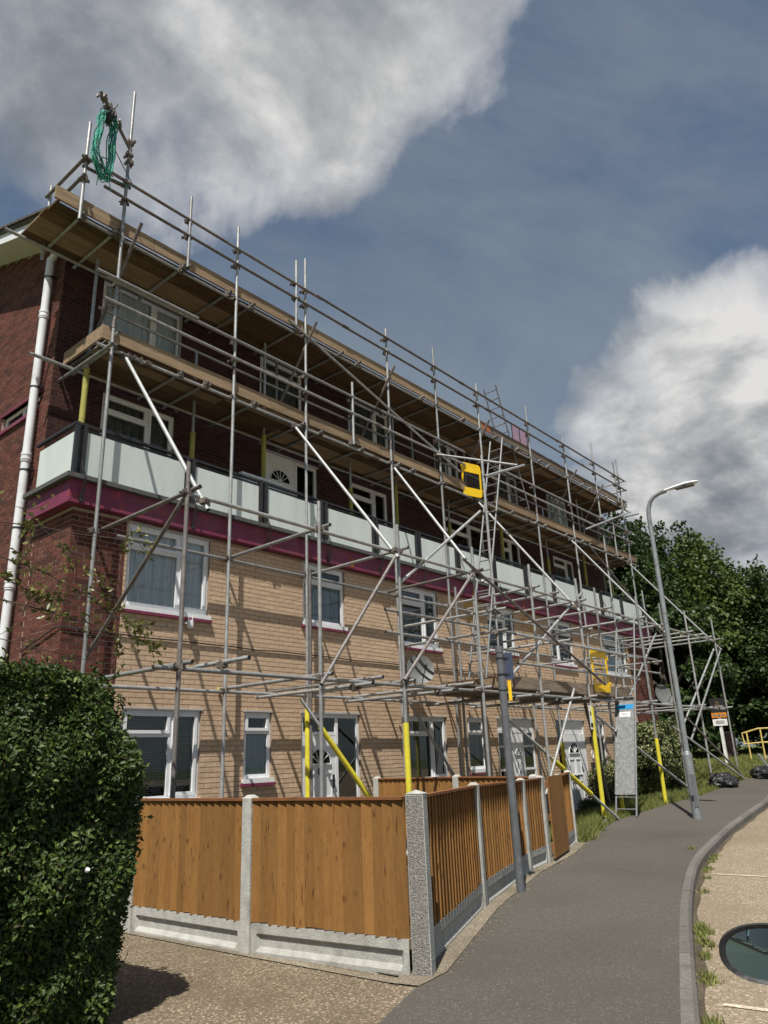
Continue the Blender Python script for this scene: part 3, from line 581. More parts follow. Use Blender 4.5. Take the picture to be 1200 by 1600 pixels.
# doors
def door(x0,x1,z0,z1,yw,kind):
    z0=sn(z0); z1=sn(z1); y=yw+.03; F_=MB(); w=.065
    def fr(a,b,c,e,ww,yy=y,dd=.07): F_.box((a,yy,c),(b,yy+dd,c+ww)); F_.box((a,yy,e-ww),(b,yy+dd,e)); F_.box((a,yy,c+ww),(a+ww,yy+dd,e-ww)); F_.box((b-ww,yy,c+ww),(b,yy+dd,e-ww))
    G=[]; leafr=None
    if kind in 'AD':
        fr(x0+.004,x1-.004,z0,z1-.004,w); xm=x0+(x1-x0)*.60; F_.box((xm-.035,y-.003,z0+w),(xm+.035,y+.07,z1-w))
        zt=z1-.34 if kind=='A' else z1-w
        if kind=='A': F_.box((x0+w,y,zt-.03),(xm-.036,y+.07,zt+.03)); G.append((x0+w,xm-.036,zt+.03,z1-w))
        leafr=(x0+w+.005,xm-.04,z0+.05,zt-.035 if kind=='A' else z1-w-.005)
        zb=z0+(.62 if kind=='A' else .5); F_.box((xm+.036,y,z0+w),(x1-w,y+.06,zb)); G.append((xm+.036,x1-w,zb,z1-w))
    elif kind=='B':
        fr(x0+.004,x1-.004,z0,z1-.26,w); F_.box((x0,y+.01,z1-.258),(x1,y+.03,z1-.004))
        xa=x0+.62; xb=x0+1.12
        F_.box((xa,y-.003,z0+w),(xa+.06,y+.07,z1-.33)); F_.box((xb,y-.003,z0+w),(xb+.06,y+.07,z1-.33))
        for (a,b) in ((x0+w,xa),(xb+.06,x1-w)):
            for k in range(3): F_.box((a,y,z0+.55+k*.52),(b,y+.05,z0+.60+k*.52))
            G.append((a,b,z0+w,z1-.33))
        leafr=(xa+.065,xb-.005,z0+.05,z1-.34)
    elif kind=='C':
        xa=x0+.42; fr(xa,x1-.004,z0,z1-.004,w); zt=z1-.36; F_.box((xa+w,y+.02,zt),(x1-w,y+.045,z1-w)); F_.box((x0+.004,y,z0),(x0+.04,y+.07,z1)); G.append((x0+.04,xa,z0,z1))
        leafr=(xa+w+.005,x1-.30,z0+.05,zt-.01); F_.box((x1-.29,y,z0+w),(x1-.08,y+.06,zt))
    o=F_.build('door',M['upvc'],bld)
    for (a,b,c,e) in G:
        m=MB(); m.box((a,y+.02,c),(b,y+.026,e)); m.build('pane',M['glass'],o)
    a,b,c,e=leafr; lf=MB(); lf.box((a,y+.002,c),(b,y+.05,e)); W_=b-a; H_=e-c
    # raised panel mouldings
    def mould(p,q,r,s):
        t=.018; yy=y-.012
        lf.box((p,yy,r),(q,y+.001,r+t)); lf.box((p,yy,s-t),(q,y+.001,s)); lf.box((p,yy,r+t),(p+t,y+.001,s-t)); lf.box((q-t,yy,r+t),(q,y+.001,s-t))
    m1=(a+b)/2
    for (r,s) in ((c+.10,c+.10+H_*.30),(c+.14+H_*.36,c+H_*.66)):
        mould(a+.09,m1-.03,r,s); mould(m1+.03,b-.09,r,s)
    leaf=lf.build('door_leaf',M['upvc'],bld)
    # fan light
    fl=MB(); cx=m1; cz=c+H_*.74; R_=W_*.34; n=14
    pts=[(cx+R_*math.cos(math.pi*k/n),cz+R_*.95*math.sin(math.pi*k/n)) for k in range(n+1)]
    fl.add([(cx,y-.006,cz)]+[(p[0],y-.006,p[1]) for p in pts],[(0,k+1,k+2) for k in range(n)])
    fl.build('fan_light',M['car_glass'],leaf)
    fm=MB(); fm.path([(p[0],y-.012,p[1]) for p in pts],.012,5); fm.bar((cx-R_,y-.012,cz),(cx+R_,y-.012,cz),.02,.025)
    for k in (3,5,7,9,11): fm.bar((cx,y-.012,cz),(pts[k][0],y-.012,pts[k][1]),.012,.012)
    fm.build('glazing_bar',M['upvc'],leaf)
    h=MB(); h.box((b-.07,y-.02,c+.95),(b-.04,y+.002,c+1.17)); h.bar((b-.055,y-.045,c+1.07),(b-.16,y-.045,c+1.07),.018,.018); h.box((b-.062,y-.045,c+1.06),(b-.048,y-.02,c+1.08)); h.build('handle',M['tube_bright'] if kind!='A' else M['black_metal'],leaf)
    h=MB(); h.box((m1-.13,y-.012,c+H_*.40),(m1+.13,y+.001,c+H_*.40+.05)); h.build('letter_plate',M['black_metal'],leaf)
    if kind=='A':
        h=MB(); h.path([(m1+.05*math.cos(t*.6),y-.02,cz-.12+.05*math.sin(t*.6)) for t in range(11)],.012,6); h.build('knocker',M['black_metal'],leaf)
    m=MB(); m.box((x0-.03,yw-.04,z0-.06),(x1+.03,yw+.1,z0-.002)); m.build('threshold',M['conc'],o)
    m=MB(); m.box((x0-.02,yw-.014,z1-.002),(x1+.02,yw+.03,z1+.03)); m.build('lintel',M['upvc_grey'],bld)
for d_ in DOORS: door(*d_[:4],BY,d_[4])
for d_ in UPD: door(*d_[:4],BU,d_[4])
mb=MB(); mb.box((18.5,9.15,.20),(20.0,9.60,.31)); o=mb.build('door_step',M['brick_far'],bld)
# down pipe on the gable
mb=MB(); px_,py_=4.62,11.13; mb.tube((px_,py_,.0),(px_,py_,10.25),.066,16); mb.tube((px_,py_,10.2),(px_+.0,10.65,10.45),.06,14)
pp=mb.build('down_pipe',M['pipe'],bld,smooth=True)
for z in (2.0,4.4,6.45,9.05):
    mb=MB(); mb.tube((px_,py_,z),(px_,py_,z+.16),.076,16); mb.tube((px_,py_,z+.03),(px_,py_,z+.055),.082,16); mb.tube((px_,py_,z+.105),(px_,py_,z+.13),.082,16); mb.build('pipe_collar',M['pipe'],pp,smooth=True)
for z in (3.2,5.35,7.75,9.85,6.3):
    mb=MB(); mb.tube((px_,py_,z),(px_,py_,z+.022),.074,14); mb.box((px_,py_-.12,z),(px_+.1,py_-.06,z+.022)); mb.build('pipe_clip',M['black_metal'],pp)
# cable along the front, round the pier
mb=MB(); pts=[(4.70,10.7,3.45),(4.70,9.75,3.66),(4.72,9.635,3.66),(5.6,9.632,3.64)]
x=5.6
while x<23.6: pts.append((x+.5,9.632,3.63+random.uniform(-.012,.012))); x+=.5
mb.path(pts,.011,5); mb.build('cable',M['black_metal'],bld,smooth=True)
# white sensor under the left window
mb=MB(); mb.tube((6.72,9.56,3.86),(6.72,9.56,3.95),.05,12); mb.tube((6.72,9.56,3.83),(6.72,9.56,3.86),.03,12,r2=.05); mb.box((6.66,9.55,3.90),(6.69,9.65,3.93)); mb.tube((6.68,9.56,3.95),(6.68,9.56,4.06),.006,5); mb.tube((6.75,9.56,3.95),(6.75,9.56,4.06),.006,5); mb.build('sensor',M['upvc'],bld,smooth=True)
# satellite dishes
def dish(c,nrm,r,arm):
    mb=MB(); n=Vector(nrm).normalized(); u=n.cross(Vector((0,0,1))).normalized(); v=u.cross(n); c=Vector(c); rings=5; sg=24; vs=[c-n*.06]
    for i in range(1,rings+1):
        rr=r*i/rings
        for k in range(sg): t=2*math.pi*k/sg; vs.append(c+u*math.cos(t)*rr*.92+v*math.sin(t)*rr+n*(.06*(i/rings)**2-.06))
    fs=[(0,1+k,1+(k+1)%sg) for k in range(sg)]
    for i in range(rings-1):
        for k in range(sg): a=1+i*sg+k; b=1+i*sg+(k+1)%sg; fs.append((a,a+sg,b+sg,b))
    mb.add(vs,fs); mb.add([p-n*.006 for p in vs],[f[::-1] for f in fs])
    o=mb.build('satellite_dish',M['dish'],bld,smooth=True)
    mb=MB(); mb.path([c-v*r*.9,c-v*r*.5+n*.22,c-v*.1+n*.38],.011,6); mb.tube(c-v*.1+n*.33,c-v*.06+n*.43,.03,8); mb.path([c-n*.07,Vector(arm)+Vector((0,-.03,0)),arm],.018,6); mb.build('dish_arm',M['black_metal'],o)
dish((12.10,9.28,3.52),(-.75,-1,.3),.31,(12.1,9.64,3.35))
dish((25.0,9.15,3.48),(-.55,-1,.35),.36,(25.1,9.64,3.3))
# wall lamp, house number ring, letter box beside the right door
mb=MB(); mb.box((20.18,9.60,2.02),(20.28,9.65,2.20)); mb.bar((20.23,9.60,2.1),(20.23,9.50,2.16),.02,.02); mb.tube((20.23,9.50,2.02),(20.23,9.50,2.16),.05,6,r2=.07); mb.tube((20.23,9.50,2.16),(20.23,9.50,2.25),.09,6,r2=.01); mb.build('wall_lamp',M['black_metal'],bld)
mb=MB(); mb.path([(20.20+.05*math.cos(t*.63),9.635,1.72+.10*math.sin(t*.63)) for t in range(11)],.012,6); mb.build('house_number',M['white'],bld)
mb=MB(); mb.box((20.05,9.58,1.28),(20.17,9.65,1.52)); mb.build('key_box',M['black_metal'],bld)
# white bath-like tub left on the walkway behind the panels
mb=MB(); mb.box((8.0,10.0,5.705),(8.95,10.4,6.86)); mb.box((7.97,9.97,6.86),(8.98,10.43,6.90))
tag(mb.build('storage_box',M['curtain'],None,bevel=.01),'pale grey lidded storage box standing on the walkway behind the balcony panels','box')
# ---------------------------------------------------------------- scaffold
scf=empty('scaffold',(15,8.4,.3),'grey tube scaffold with two timber decks and a lower front lift before the flats','scaffold')
TR=.0275
def tube(name,a,b,m='tube',r=TR,sleeve=None,parent=None,sm='yellow'):
    mb=MB(); mb.tube(a,b,r,12,m=0,cap=1,capm=1)
    o=mb.build(name,[M[m],M['tube_end']],parent or scf,smooth=True)
    if sleeve:
        a=Vector(a);b=Vector(b); s,t=sleeve; mb=MB(); p=a.lerp(b,s); q=a.lerp(b,t); n=6
        mb.path([p.lerp(q,i/n) for i in range(n+1)],[.046*random.uniform(.97,1.04) for i in range(n+1)],12); mb.build('foam_sleeve',M[sm],o,smooth=True)
    return o
cmb_=MB()
cmb_.box((-.045,-.035,-.03),(.045,.035,.03)); cmb_.tube((-.05,.03,-.02),(.05,.03,-.02),.012,6); cmb_.tube((.03,-.075,.01),(.03,.06,.01),.011,6); cmb_.tube((-.035,-.02,-.055),(-.035,-.02,.055),.011,6); cmb_.box((.015,-.085,-.008),(.045,-.06,.03)); cmb_.tube((0,0,-.034),(0,0,.034),.040,10); cmb_.tube((-.034,.0,0.0),(.034,.0,0.0),.040,10)
cproto=cmb_.build('coupler',M['coupler'],None); cnt=[0]
def coupler(x,y,z,rz=0):
    c=cproto if cnt[0]==0 else cproto.copy()
    if cnt[0]: COL.objects.link(c)
    else: setp(c,scf)
    cnt[0]+=1; c.location=(x,y,z); c.scale=(1.2,1.2,1.2); c.rotation_euler=(random.uniform(-.2,.2),random.uniform(-.2,.2),rz+random.choice((0,1.57,3.14))+random.uniform(-.2,.2))
YM=9.38; YL=9.435; YF=7.30; YFL=7.355; YI=10.12; YIL=10.50
MX=[(4.95,12.98),(7.27,11.53),(9.02,11.79),(11.58,11.28),(13.42,11.58),(15.33,11.3),(18.0,11.6),(20.25,11.35),(22.4,11.78),(24.42,11.75)]
for i,(x,zt) in enumerate(MX):
    g=hz(x,YM)
    sl=None
    if i==2: sl=(1.15,2.68)
    if i in (6,): sl=(g+.25,2.05)
    tp=[4.6,6.4][i%2]
    o=tube('standard',(x,YM,g),(x,YM,zt),'tube',sleeve=None if not sl else ((sl[0]-g)/(zt-g),(sl[1]-g)/(zt-g)))
    for z in (2.90,5.0,7.93,8.66,9.02,9.94,10.65,11.0): coupler(x,YM+.03,z)
    mb=MB(); mb.tube((x,YM,8.25+(i%3)*.12),(x,YM,8.40+(i%3)*.12),.034,12); mb.build('sleeve_joint',M['coupler'],o)
    mb=MB(); mb.box((x-.11,YM-.11,g-.005),(x+.11,YM+.11,g+.008)); mb.build('base_plate',M['coupler'],o)
FX=[5.0,7.27,9.08,11.28,13.38,15.5,16.9,18.95,20.6,22.6,25.1]
for i,x in enumerate(FX):
    g=hz(x,YF); zt=5.42+.03*i; sl=None; y_=YF+(.20 if i==6 else 0)
    if i==2: sl=(.9,2.32)
    if i==5: sl=(g+.12,2.72)
    if i==6: sl=(g,1.2)
    if i==7: sl=(g,2.05)
    mt='tube_rust' if i==0 else 'tube'
    o=tube('standard',(x,y_,g),(x,y_,zt),mt,sleeve=None if not sl else ((sl[0]-g)/(zt-g),(sl[1]-g)/(zt-g)))
    for z in (2.90,5.02): coupler(x,YF+.03,z)
    mb=MB(); mb.box((x-.11,YF-.11,g-.005),(x+.11,YF+.11,g+.008)); mb.build('base_plate',M['coupler'],o)
# second tube doubled on the post behind the corner, and short ladder-tower posts
tube('standard',(9.02,9.30,.3),(9.02,9.30,5.1),'tube_rust')
tube('standard',(13.05,8.95,.3),(13.05,8.95,5.3)); tube('standard',(13.75,8.95,.3),(13.75,8.95,5.2))
tube('standard',(16.6,9.30,.3),(16.6,9.30,3.3)); tube('standard',(11.3,9.1,.3),(11.3,9.1,4.55))
# ledgers in lengths
def run(name,x0,x1,y,z,m='tube',L_=6.4,jit=.0,dz=.012):
    x=x0; k=0
    while x<x1-.1:
        e=min(x+L_,x1)
        if x1-e<1.0: e=x1
        tube(name,(x,y,z+random.uniform(-dz,dz)),(e,y,z+random.uniform(-dz,dz)),m)
        if e<x1:
            mb=MB(); mb.tube((e-.09,y,z),(e+.09,y,z),.036,12); mb.build('sleeve_coupler',M['coupler'],scf)
        x=e; k+=1
run('ledger',4.25,25.0,YL,9.93); run('ledger',4.72,25.2,YL,7.92)
run('guard_rail',4.15,24.75,YM-.055,11.0,'tube_rust',5.2); run('guard_rail',4.55,24.85,YM-.055,10.65,'tube_rust',5.6)
run('guard_rail',4.72,14.4,YM-.055,9.03); run('guard_rail',4.72,14.4,YM-.055,8.66); run('guard_rail',15.9,24.8,YM-.055,9.03); run('guard_rail',15.5,24.9,YM-.055,8.66)
run('ledger',3.6,25.3,YIL,9.93); run('ledger',4.25,25.3,YIL-.1,7.90); run('guard_rail',5.1,25,YIL-.25,9.10,'tube',6)
run('ledger',5.3,25.2,YL,4.99); run('ledger',4.3,25.2,YL,2.89)
run('ledger',4.98,25.25,YFL,5.02); run('ledger',4.70,25.2,YFL,2.89)
for X in (10.0,16.6): tube('ledger',(X,8.4,3.95),(X+6.3,8.4,3.97)); tube('ledger',(X,8.4,4.35),(X+6.2,8.4,4.37))
tube('ledger',(12.5,YF-.05,4.0),(18.4,YF-.05,3.98)); tube('ledger',(12.5,YF-.05,3.45),(18.3,YF-.05,3.44)); 
# transoms under the decks
x=4.3; k=0
while x<25.0:
    tube('transom',(x,YL-.12,9.985-.0),(x,10.72,9.985)); coupler(x,YL,9.95)
    x+=random.choice((1.0,1.15,1.25)) if k%3 else .55
    k+=1
x=5.0; k=0
while x<25.2:
    tube('transom',(x,YL-.1,7.972),(x,10.66,7.972)); coupler(x,YL,7.94)
    x+=random.choice((1.05,1.2,1.3)) if k%3!=1 else .5
    k+=1
# transoms tying the front lift to the wall
CAP=M['yellow']
for i,x in enumerate(FX):
    for z in (5.07,2.945):
        o=tube('transom',(x+.07,YF-.16,z),(x+.07,9.60,z-.03 if z>3 else z),'tube_rust' if i in (0,3) and z>3 else 'tube')
        mb=MB(); mb.tube((x+.07,9.60,z-.03 if z>3 else z),(x+.07,9.625,z-.03 if z>3 else z),.033,10); mb.build('end_cap',CAP,o)
for (x,y0,y1,z) in ((8.0,7.0,9.5,2.83),(8.35,7.1,9.6,2.95),(10.1,7.1,9.5,2.83),(10.5,6.95,9.6,2.95),(12.5,7.0,9.5,2.83),(14.3,6.9,9.6,2.84),(5.65,6.85,7.9,3.0),(14.4,7.2,9.6,5.08),(12.0,7.1,9.6,4.02),(14.3,7.0,9.6,4.02),(17.6,7.2,9.6,4.0),(12.0,7.1,9.6,4.42),(15.9,7.2,9.6,4.45),(19.9,7.2,9.55,4.0),(23.8,7.2,9.6,5.1),(24.6,7.2,9.6,5.1),(24.4,7.2,9.6,2.95)):
    tube('transom',(x,y0,z),(x,y1,z)); coupler(x,YFL,z-.03)
# inner standards on the walkway with foam sleeves, and upper inner ones
for i,x in enumerate((4.96,6.98,8.60,11.05,12.6,14.7,17.2,19.8,22.3,24.3)):
    tube('standard',(x,YI,5.71),(x,YI,9.0 if i%2 else 9.9),'tube',sleeve=((6.3-5.71)/3.6,(7.55-5.71)/3.6),sm='yellow_shaded')
for x in (6.9,9.3,11.6,13.9,16.3,19.0,21.3,23.6): tube('standard',(x,YIL+.06,7.9),(x,YIL+.06,9.98))
for (x,z0,z1) in ((6.17,10.0,11.5),(8.72,10.02,11.55),(24.0,10.0,11.5),(10.32,7.95,9.38),(23.2,7.9,9.45),(24.9,5.1,7.0)): 
    tube('puncheon',(x,YM-.05,z0),(x,YM-.05,z1)); coupler(x,YM,z0+.05); coupler(x,YM,z0+.65); coupler(x,YM,z0+1.0)
# end returns, left
tube('standard',(4.24,YM,9.85),(4.24,YM,11.75)); tube('guard_rail',(4.2,YM-.1,10.98),(4.2,10.6,10.98),'tube_rust'); tube('guard_rail',(4.2,YM-.1,10.62),(4.2,10.6,10.62),'tube_rust'); tube('guard_rail',(4.2,YM,10.85),(4.95,YM+.06,10.98),'tube_rust')
tube('standard',(4.24,10.55,9.7),(4.24,10.55,11.2))
for z in (10.62,10.98): coupler(4.24,YM,z)
tube('transom',(4.86,9.2,7.86),(4.86,11.05,7.86)); tube('transom',(4.98,9.25,8.13),(4.98,10.75,8.13)); tube('ledger',(4.25,10.60,8.02),(5.6,10.60,8.02)); 
tube('guard_rail',(4.55,YM-.1,9.06),(6.4,YM-.1,9.06)); coupler(5.3,YL,7.9); coupler(5.45,YL,7.9); coupler(5.6,YL,7.92)
# end returns, right
for z in (10.65,11.0,9.03,8.66): tube('guard_rail',(24.8,YM-.1,z),(24.8,10.9,z))
tube('brace',(24.9,9.2,8.9),(24.9,10.9,10.2)); tube('brace',(24.7,9.3,10.2),(24.7,10.8,8.0)); tube('transom',(24.55,8.9,9.6),(24.55,10.9,9.6)); tube('standard',(24.85,10.6,.9),(24.85,10.6,11.3)); tube('ledger',(20.9,9.3,8.35),(24.9,9.3,9.85))
# raking tubes from the lower deck to the front lift
for (x0,x1,z1) in ((5.18,5.24,4.82),(8.72,8.95,4.88),(11.63,11.42,4.85),(14.93,15.32,4.78),(19.92,20.5,4.80),(24.2,25.28,4.74)):
    tube('raking_tube',(x0,9.34,7.80),(x1,7.20,z1),'tube_bright' ); coupler(x0,YL-.03,7.85); coupler(x1,7.27,z1+.12)
# front braces
for a,b,m in (((8.95,7.24,4.92),(7.22,7.24,2.80),'tube_rust'),((11.22,7.24,5.04),(9.02,7.24,2.95),'tube_rust'),((10.86,7.22,5.19),(16.2,7.22,3.22),'tube_rust'),((16.0,7.40,5.34),(12.5,7.40,3.25),'tube'),((9.17,7.40,4.5),(11.85,7.40,6.38),'tube'),
    ((5.06,7.4,5.05),(5.06,9.55,3.25),'tube_rust'),((20.3,7.4,4.8),(16.8,7.4,2.2),'tube'),((25.0,7.35,4.75),(21.0,7.35,2.3),'tube'),((25.2,7.22,4.7),(21.2,7.22,2.0),'tube'),
    ((8.52,9.33,10.06),(14.15,9.33,8.42),'tube'),((21.0,9.33,7.9),(25,8.6,4.9),'tube_rust'),
    ((13.2,9.30,8.58),(13.36,7.3,7.76),'tube'),((11.96,7.3,7.12),(13.66,7.3,7.85),'tube')):
    tube('brace',a,b,m)
tube('standard',(11.98,7.34,4.9),(11.98,7.34,7.6)); 
for x in (5.12,9.06,11.5,15.4,20.4,22.3): tube('brace',(x,9.10,10.16),(x,10.55,8.25),'tube_rust')
# yellow-sleeved foot braces
def ground_brace(a,b,s,m='tube_bright'): tube('brace',a,b,m,sleeve=s)
ground_brace((8.77,9.28,2.82),(10.2,8.85,.95),(.24,.98))
ground_brace((11.5,9.2,2.92),(13.3,8.95,.7),None)
ground_brace((12.3,7.55,2.52),(15.9,7.18,.44),(.40,.74),'tube_bright')
ground_brace((14.6,7.2,3.05),(12.6,7.0,1.1),None,'tube')
ground_brace((16.0,7.5,2.6),(20.4,7.12,.75),None)
ground_brace((20.0,7.25,2.35),(23.9,6.78,.86),None); ground_brace((21.0,7.2,2.6),(24.0,6.80,.86),None,'tube_rust')
ground_brace((18.0,9.2,.5),(14.7,7.5,2.3),None,'tube') if False else None
tube('brace',(17.3,8.3,3.0),(18.0,8.3,.6),'tube_rust',r=.04)
mb=MB(); mb.tube((23.85,6.72,.86),(24.05,6.86,.86),.06,8); mb.box((23.9,6.68,.80),(24.05,6.9,.86)); mb.build('base_plate',M['coupler'],scf)
mb=MB(); mb.box((16.35,7.3,.36),(16.6,7.52,.40)); mb.build('base_plate',M['coupler'],scf)
# decks
def deck(x0,x1,y0,z,rows,mlist,skip=lambda r,a,b:False):
    for r in range(rows):
        x=x0+random.uniform(-.02,.02); first=True; y=y0+r*.231
        while x<x1-.05:
            e=x+(3.9 if not first else random.choice((1.6,2.4,3.1,3.9))); first=False; e=min(e,x1+random.uniform(-.03,.03))
            if x1-e<.5: e=x1
            if not skip(r,x,e):
                mb=MB(); z_=z+random.uniform(0,.003); mb.box((x+.004,y+.003,z_),(e-.004,y+.226,z_+.038)); mb.build('scaffold_board',M[random.choice(mlist)],scf)
            x=e
deck(3.88,24.9,9.485,10.014,5,['board','board','toe'],lambda r,a,b: False)
deck(4.92,25.05,9.485,8.001,5,['board','board','toe'])
def toe(x0,x1,y,z,spec):
    for (a,b,m) in spec:
        mb=MB(); n=max(2,int((b-a)/.8)); ys=[y+random.uniform(-.004,.004) for _ in range(n+1)]; zs=[z+random.uniform(-.006,.006) for _ in range(n+1)]
        for i in range(n):
            p,q=a+(b-a)*i/n,a+(b-a)*(i+1)/n
            mb.add([(p,ys[i],zs[i]),(q,ys[i+1],zs[i+1]),(q,ys[i+1]+.038,zs[i+1]),(p,ys[i]+.038,zs[i]),(p,ys[i],zs[i]+.225),(q,ys[i+1],zs[i+1]+.225),(q,ys[i+1]+.038,zs[i+1]+.225),(p,ys[i]+.038,zs[i]+.225)],[(0,3,2,1),(4,5,6,7),(0,1,5,4),(2,3,7,6)]+([(3,0,4,7)] if i==0 else [])+([(1,2,6,5)] if i==n-1 else []))
        o=mb.build('toe_board',M[m],scf)
        if m=='toe_red': tag(o,'toe board length painted orange at its end')
toe(0,0,9.425,10.06,[(3.86,5.55,'toe'),(5.56,9.4,'toe'),(9.41,13.2,'toe'),(13.21,15.55,'toe'),(15.56,15.95,'toe_red'),(15.96,19.3,'toe_grey'),(19.31,22.6,'toe_grey'),(22.61,24.98,'toe_grey')])
toe(0,0,9.425,8.045,[(4.80,8.15,'toe'),(8.16,11.3,'toe'),(11.31,14.6,'toe'),(15.9,19.2,'toe'),(19.21,22.0,'toe'),(21.9,25.15,'toe')])
mb=MB(); mb.box((4.80,9.47,8.05),(4.838,10.62,8.27)); mb.build('toe_board',M['toe'],scf)
mb=MB(); mb.box((24.9,9.47,10.06),(24.94,10.62,10.28)); mb.build('toe_board',M['toe_grey'],scf)
# low platform over the doors
for r in range(7):
    y=7.47+r*.235; mb=MB(); mb.box((11.2+random.uniform(-.2,.1),y,2.985),(15.2,y+.225,3.023)); mb.build('scaffold_board',M['toe_grey'],scf)
    mb=MB(); mb.box((15.21,y,2.985),(18.3+random.uniform(-.2,.2),y+.225,3.023)); mb.build('scaffold_board',M['toe_grey'],scf)
toe(0,0,7.43,3.0,[(12.62,15.9,'toe_grey'),(15.91,18.1,'toe_grey')])
mb=MB(); mb.box((12.55,7.45,3.03),(12.59,9.1,3.25)); mb.build('toe_board',M['toe_red'] if False else M['toe'],scf)
mb=MB(); mb.box((14.3,7.40,2.25),(14.42,7.41,2.75)); mb.box((14.3,7.395,2.30),(14.42,7.40,2.38),1); mb.box((14.31,7.394,2.55),(14.38,7.40,2.62),2); o=mb.build('scaffold_tag',[M['white'],M['black'],M['varie_leaf']],scf); o.location=(1.05,-.12,.0)
# ---------------------------------------------------------------- ladders
def ladder(label,a,b,w,dirw,bow=.0):
    a=Vector(a);b=Vector(b);dw=Vector(dirw).normalized()*w/2
    root=empty('ladder',a,label,'ladder','ladders tied to the scaffold')
    for s in (-1,1):
        mb=MB(); n=6; mb.path([a.lerp(b,i/n)+dw*s for i in range(n+1)],.021,8); mb.build('stile',M['ladder'],root,smooth=True)
    L_=(b-a).length; k=int(L_/.25)
    for i in range(1,k+1):
        p=a+(b-a)*(i*.25-.1)/L_; mb=MB(); mb.tube(p-dw,p+dw,.014,6); mb.build('rung',M['ladder'],root)
    return root
ladder('ladder rising from the lower deck through the top deck above the guard rail',(18.0,9.75,8.04),(16.68,9.75,11.85),.40,(0,1,0))
ladder('ladder leaning from the front lift up to the lower deck beside the upper yellow gate',(13.22,8.38,5.0),(14.42,8.38,9.05),.34,(0,1,0))
ladder('ladder standing on the low platform in front of the tan wall',(12.78,8.42,3.03),(13.4,8.42,5.25),.42,(0,1,0))
lr=ladder('ladder at the foot of the scaffold carrying a grey steel anti climb plate',(16.35,7.20,.45),(17.85,7.20,5.0),.46,(0,1,0))
a=Vector((16.35,7.20,.45)); b=Vector((17.85,7.20,5.0)); d=(b-a).normalized(); n_=Vector((-d.z,0,d.x)).normalized()
mb=MB(); s0,s1=.52/5.03,2.62/5.03
c=a.lerp(b,(s0+s1)/2)+n_*.035; mb.obox(c,(0,1,0),d,n_,.225,(s1-s0)*2.515,.004); mb.obox(c+Vector((0,.225,0)),(0,1,0),d,n_,.004,(s1-s0)*2.515,.03); mb.obox(c-Vector((0,.225,0)),(0,1,0),d,n_,.004,(s1-s0)*2.515,.03)
gp=mb.build('climb_guard_plate',M['plate'],None); tag(gp,'tall galvanised steel plate blocking the lower rungs of the foot ladder','ladder guard')
mb=MB(); c2=a.lerp(b,s1-.018)+n_*.041; mb.obox(c2,(0,1,0),d,n_,.20,.055,.001); mb.build('blue_marking',M['blue'],gp)
mb=MB(); c2=a.lerp(b,s1-.055)+n_*.041; mb.obox(c2,(0,1,0),d,n_,.13,.06,.001); mb.build('white_label',M['white'],gp)
for i in range(3):
    mb=MB(); c3=a.lerp(b,s1-.050-.006*i)+n_*.0425; mb.obox(c3,(0,1,0),d,n_,.09-.02*i,.004,.0005); mb.build('label_line',M['blue'] if i else M['red'],gp)
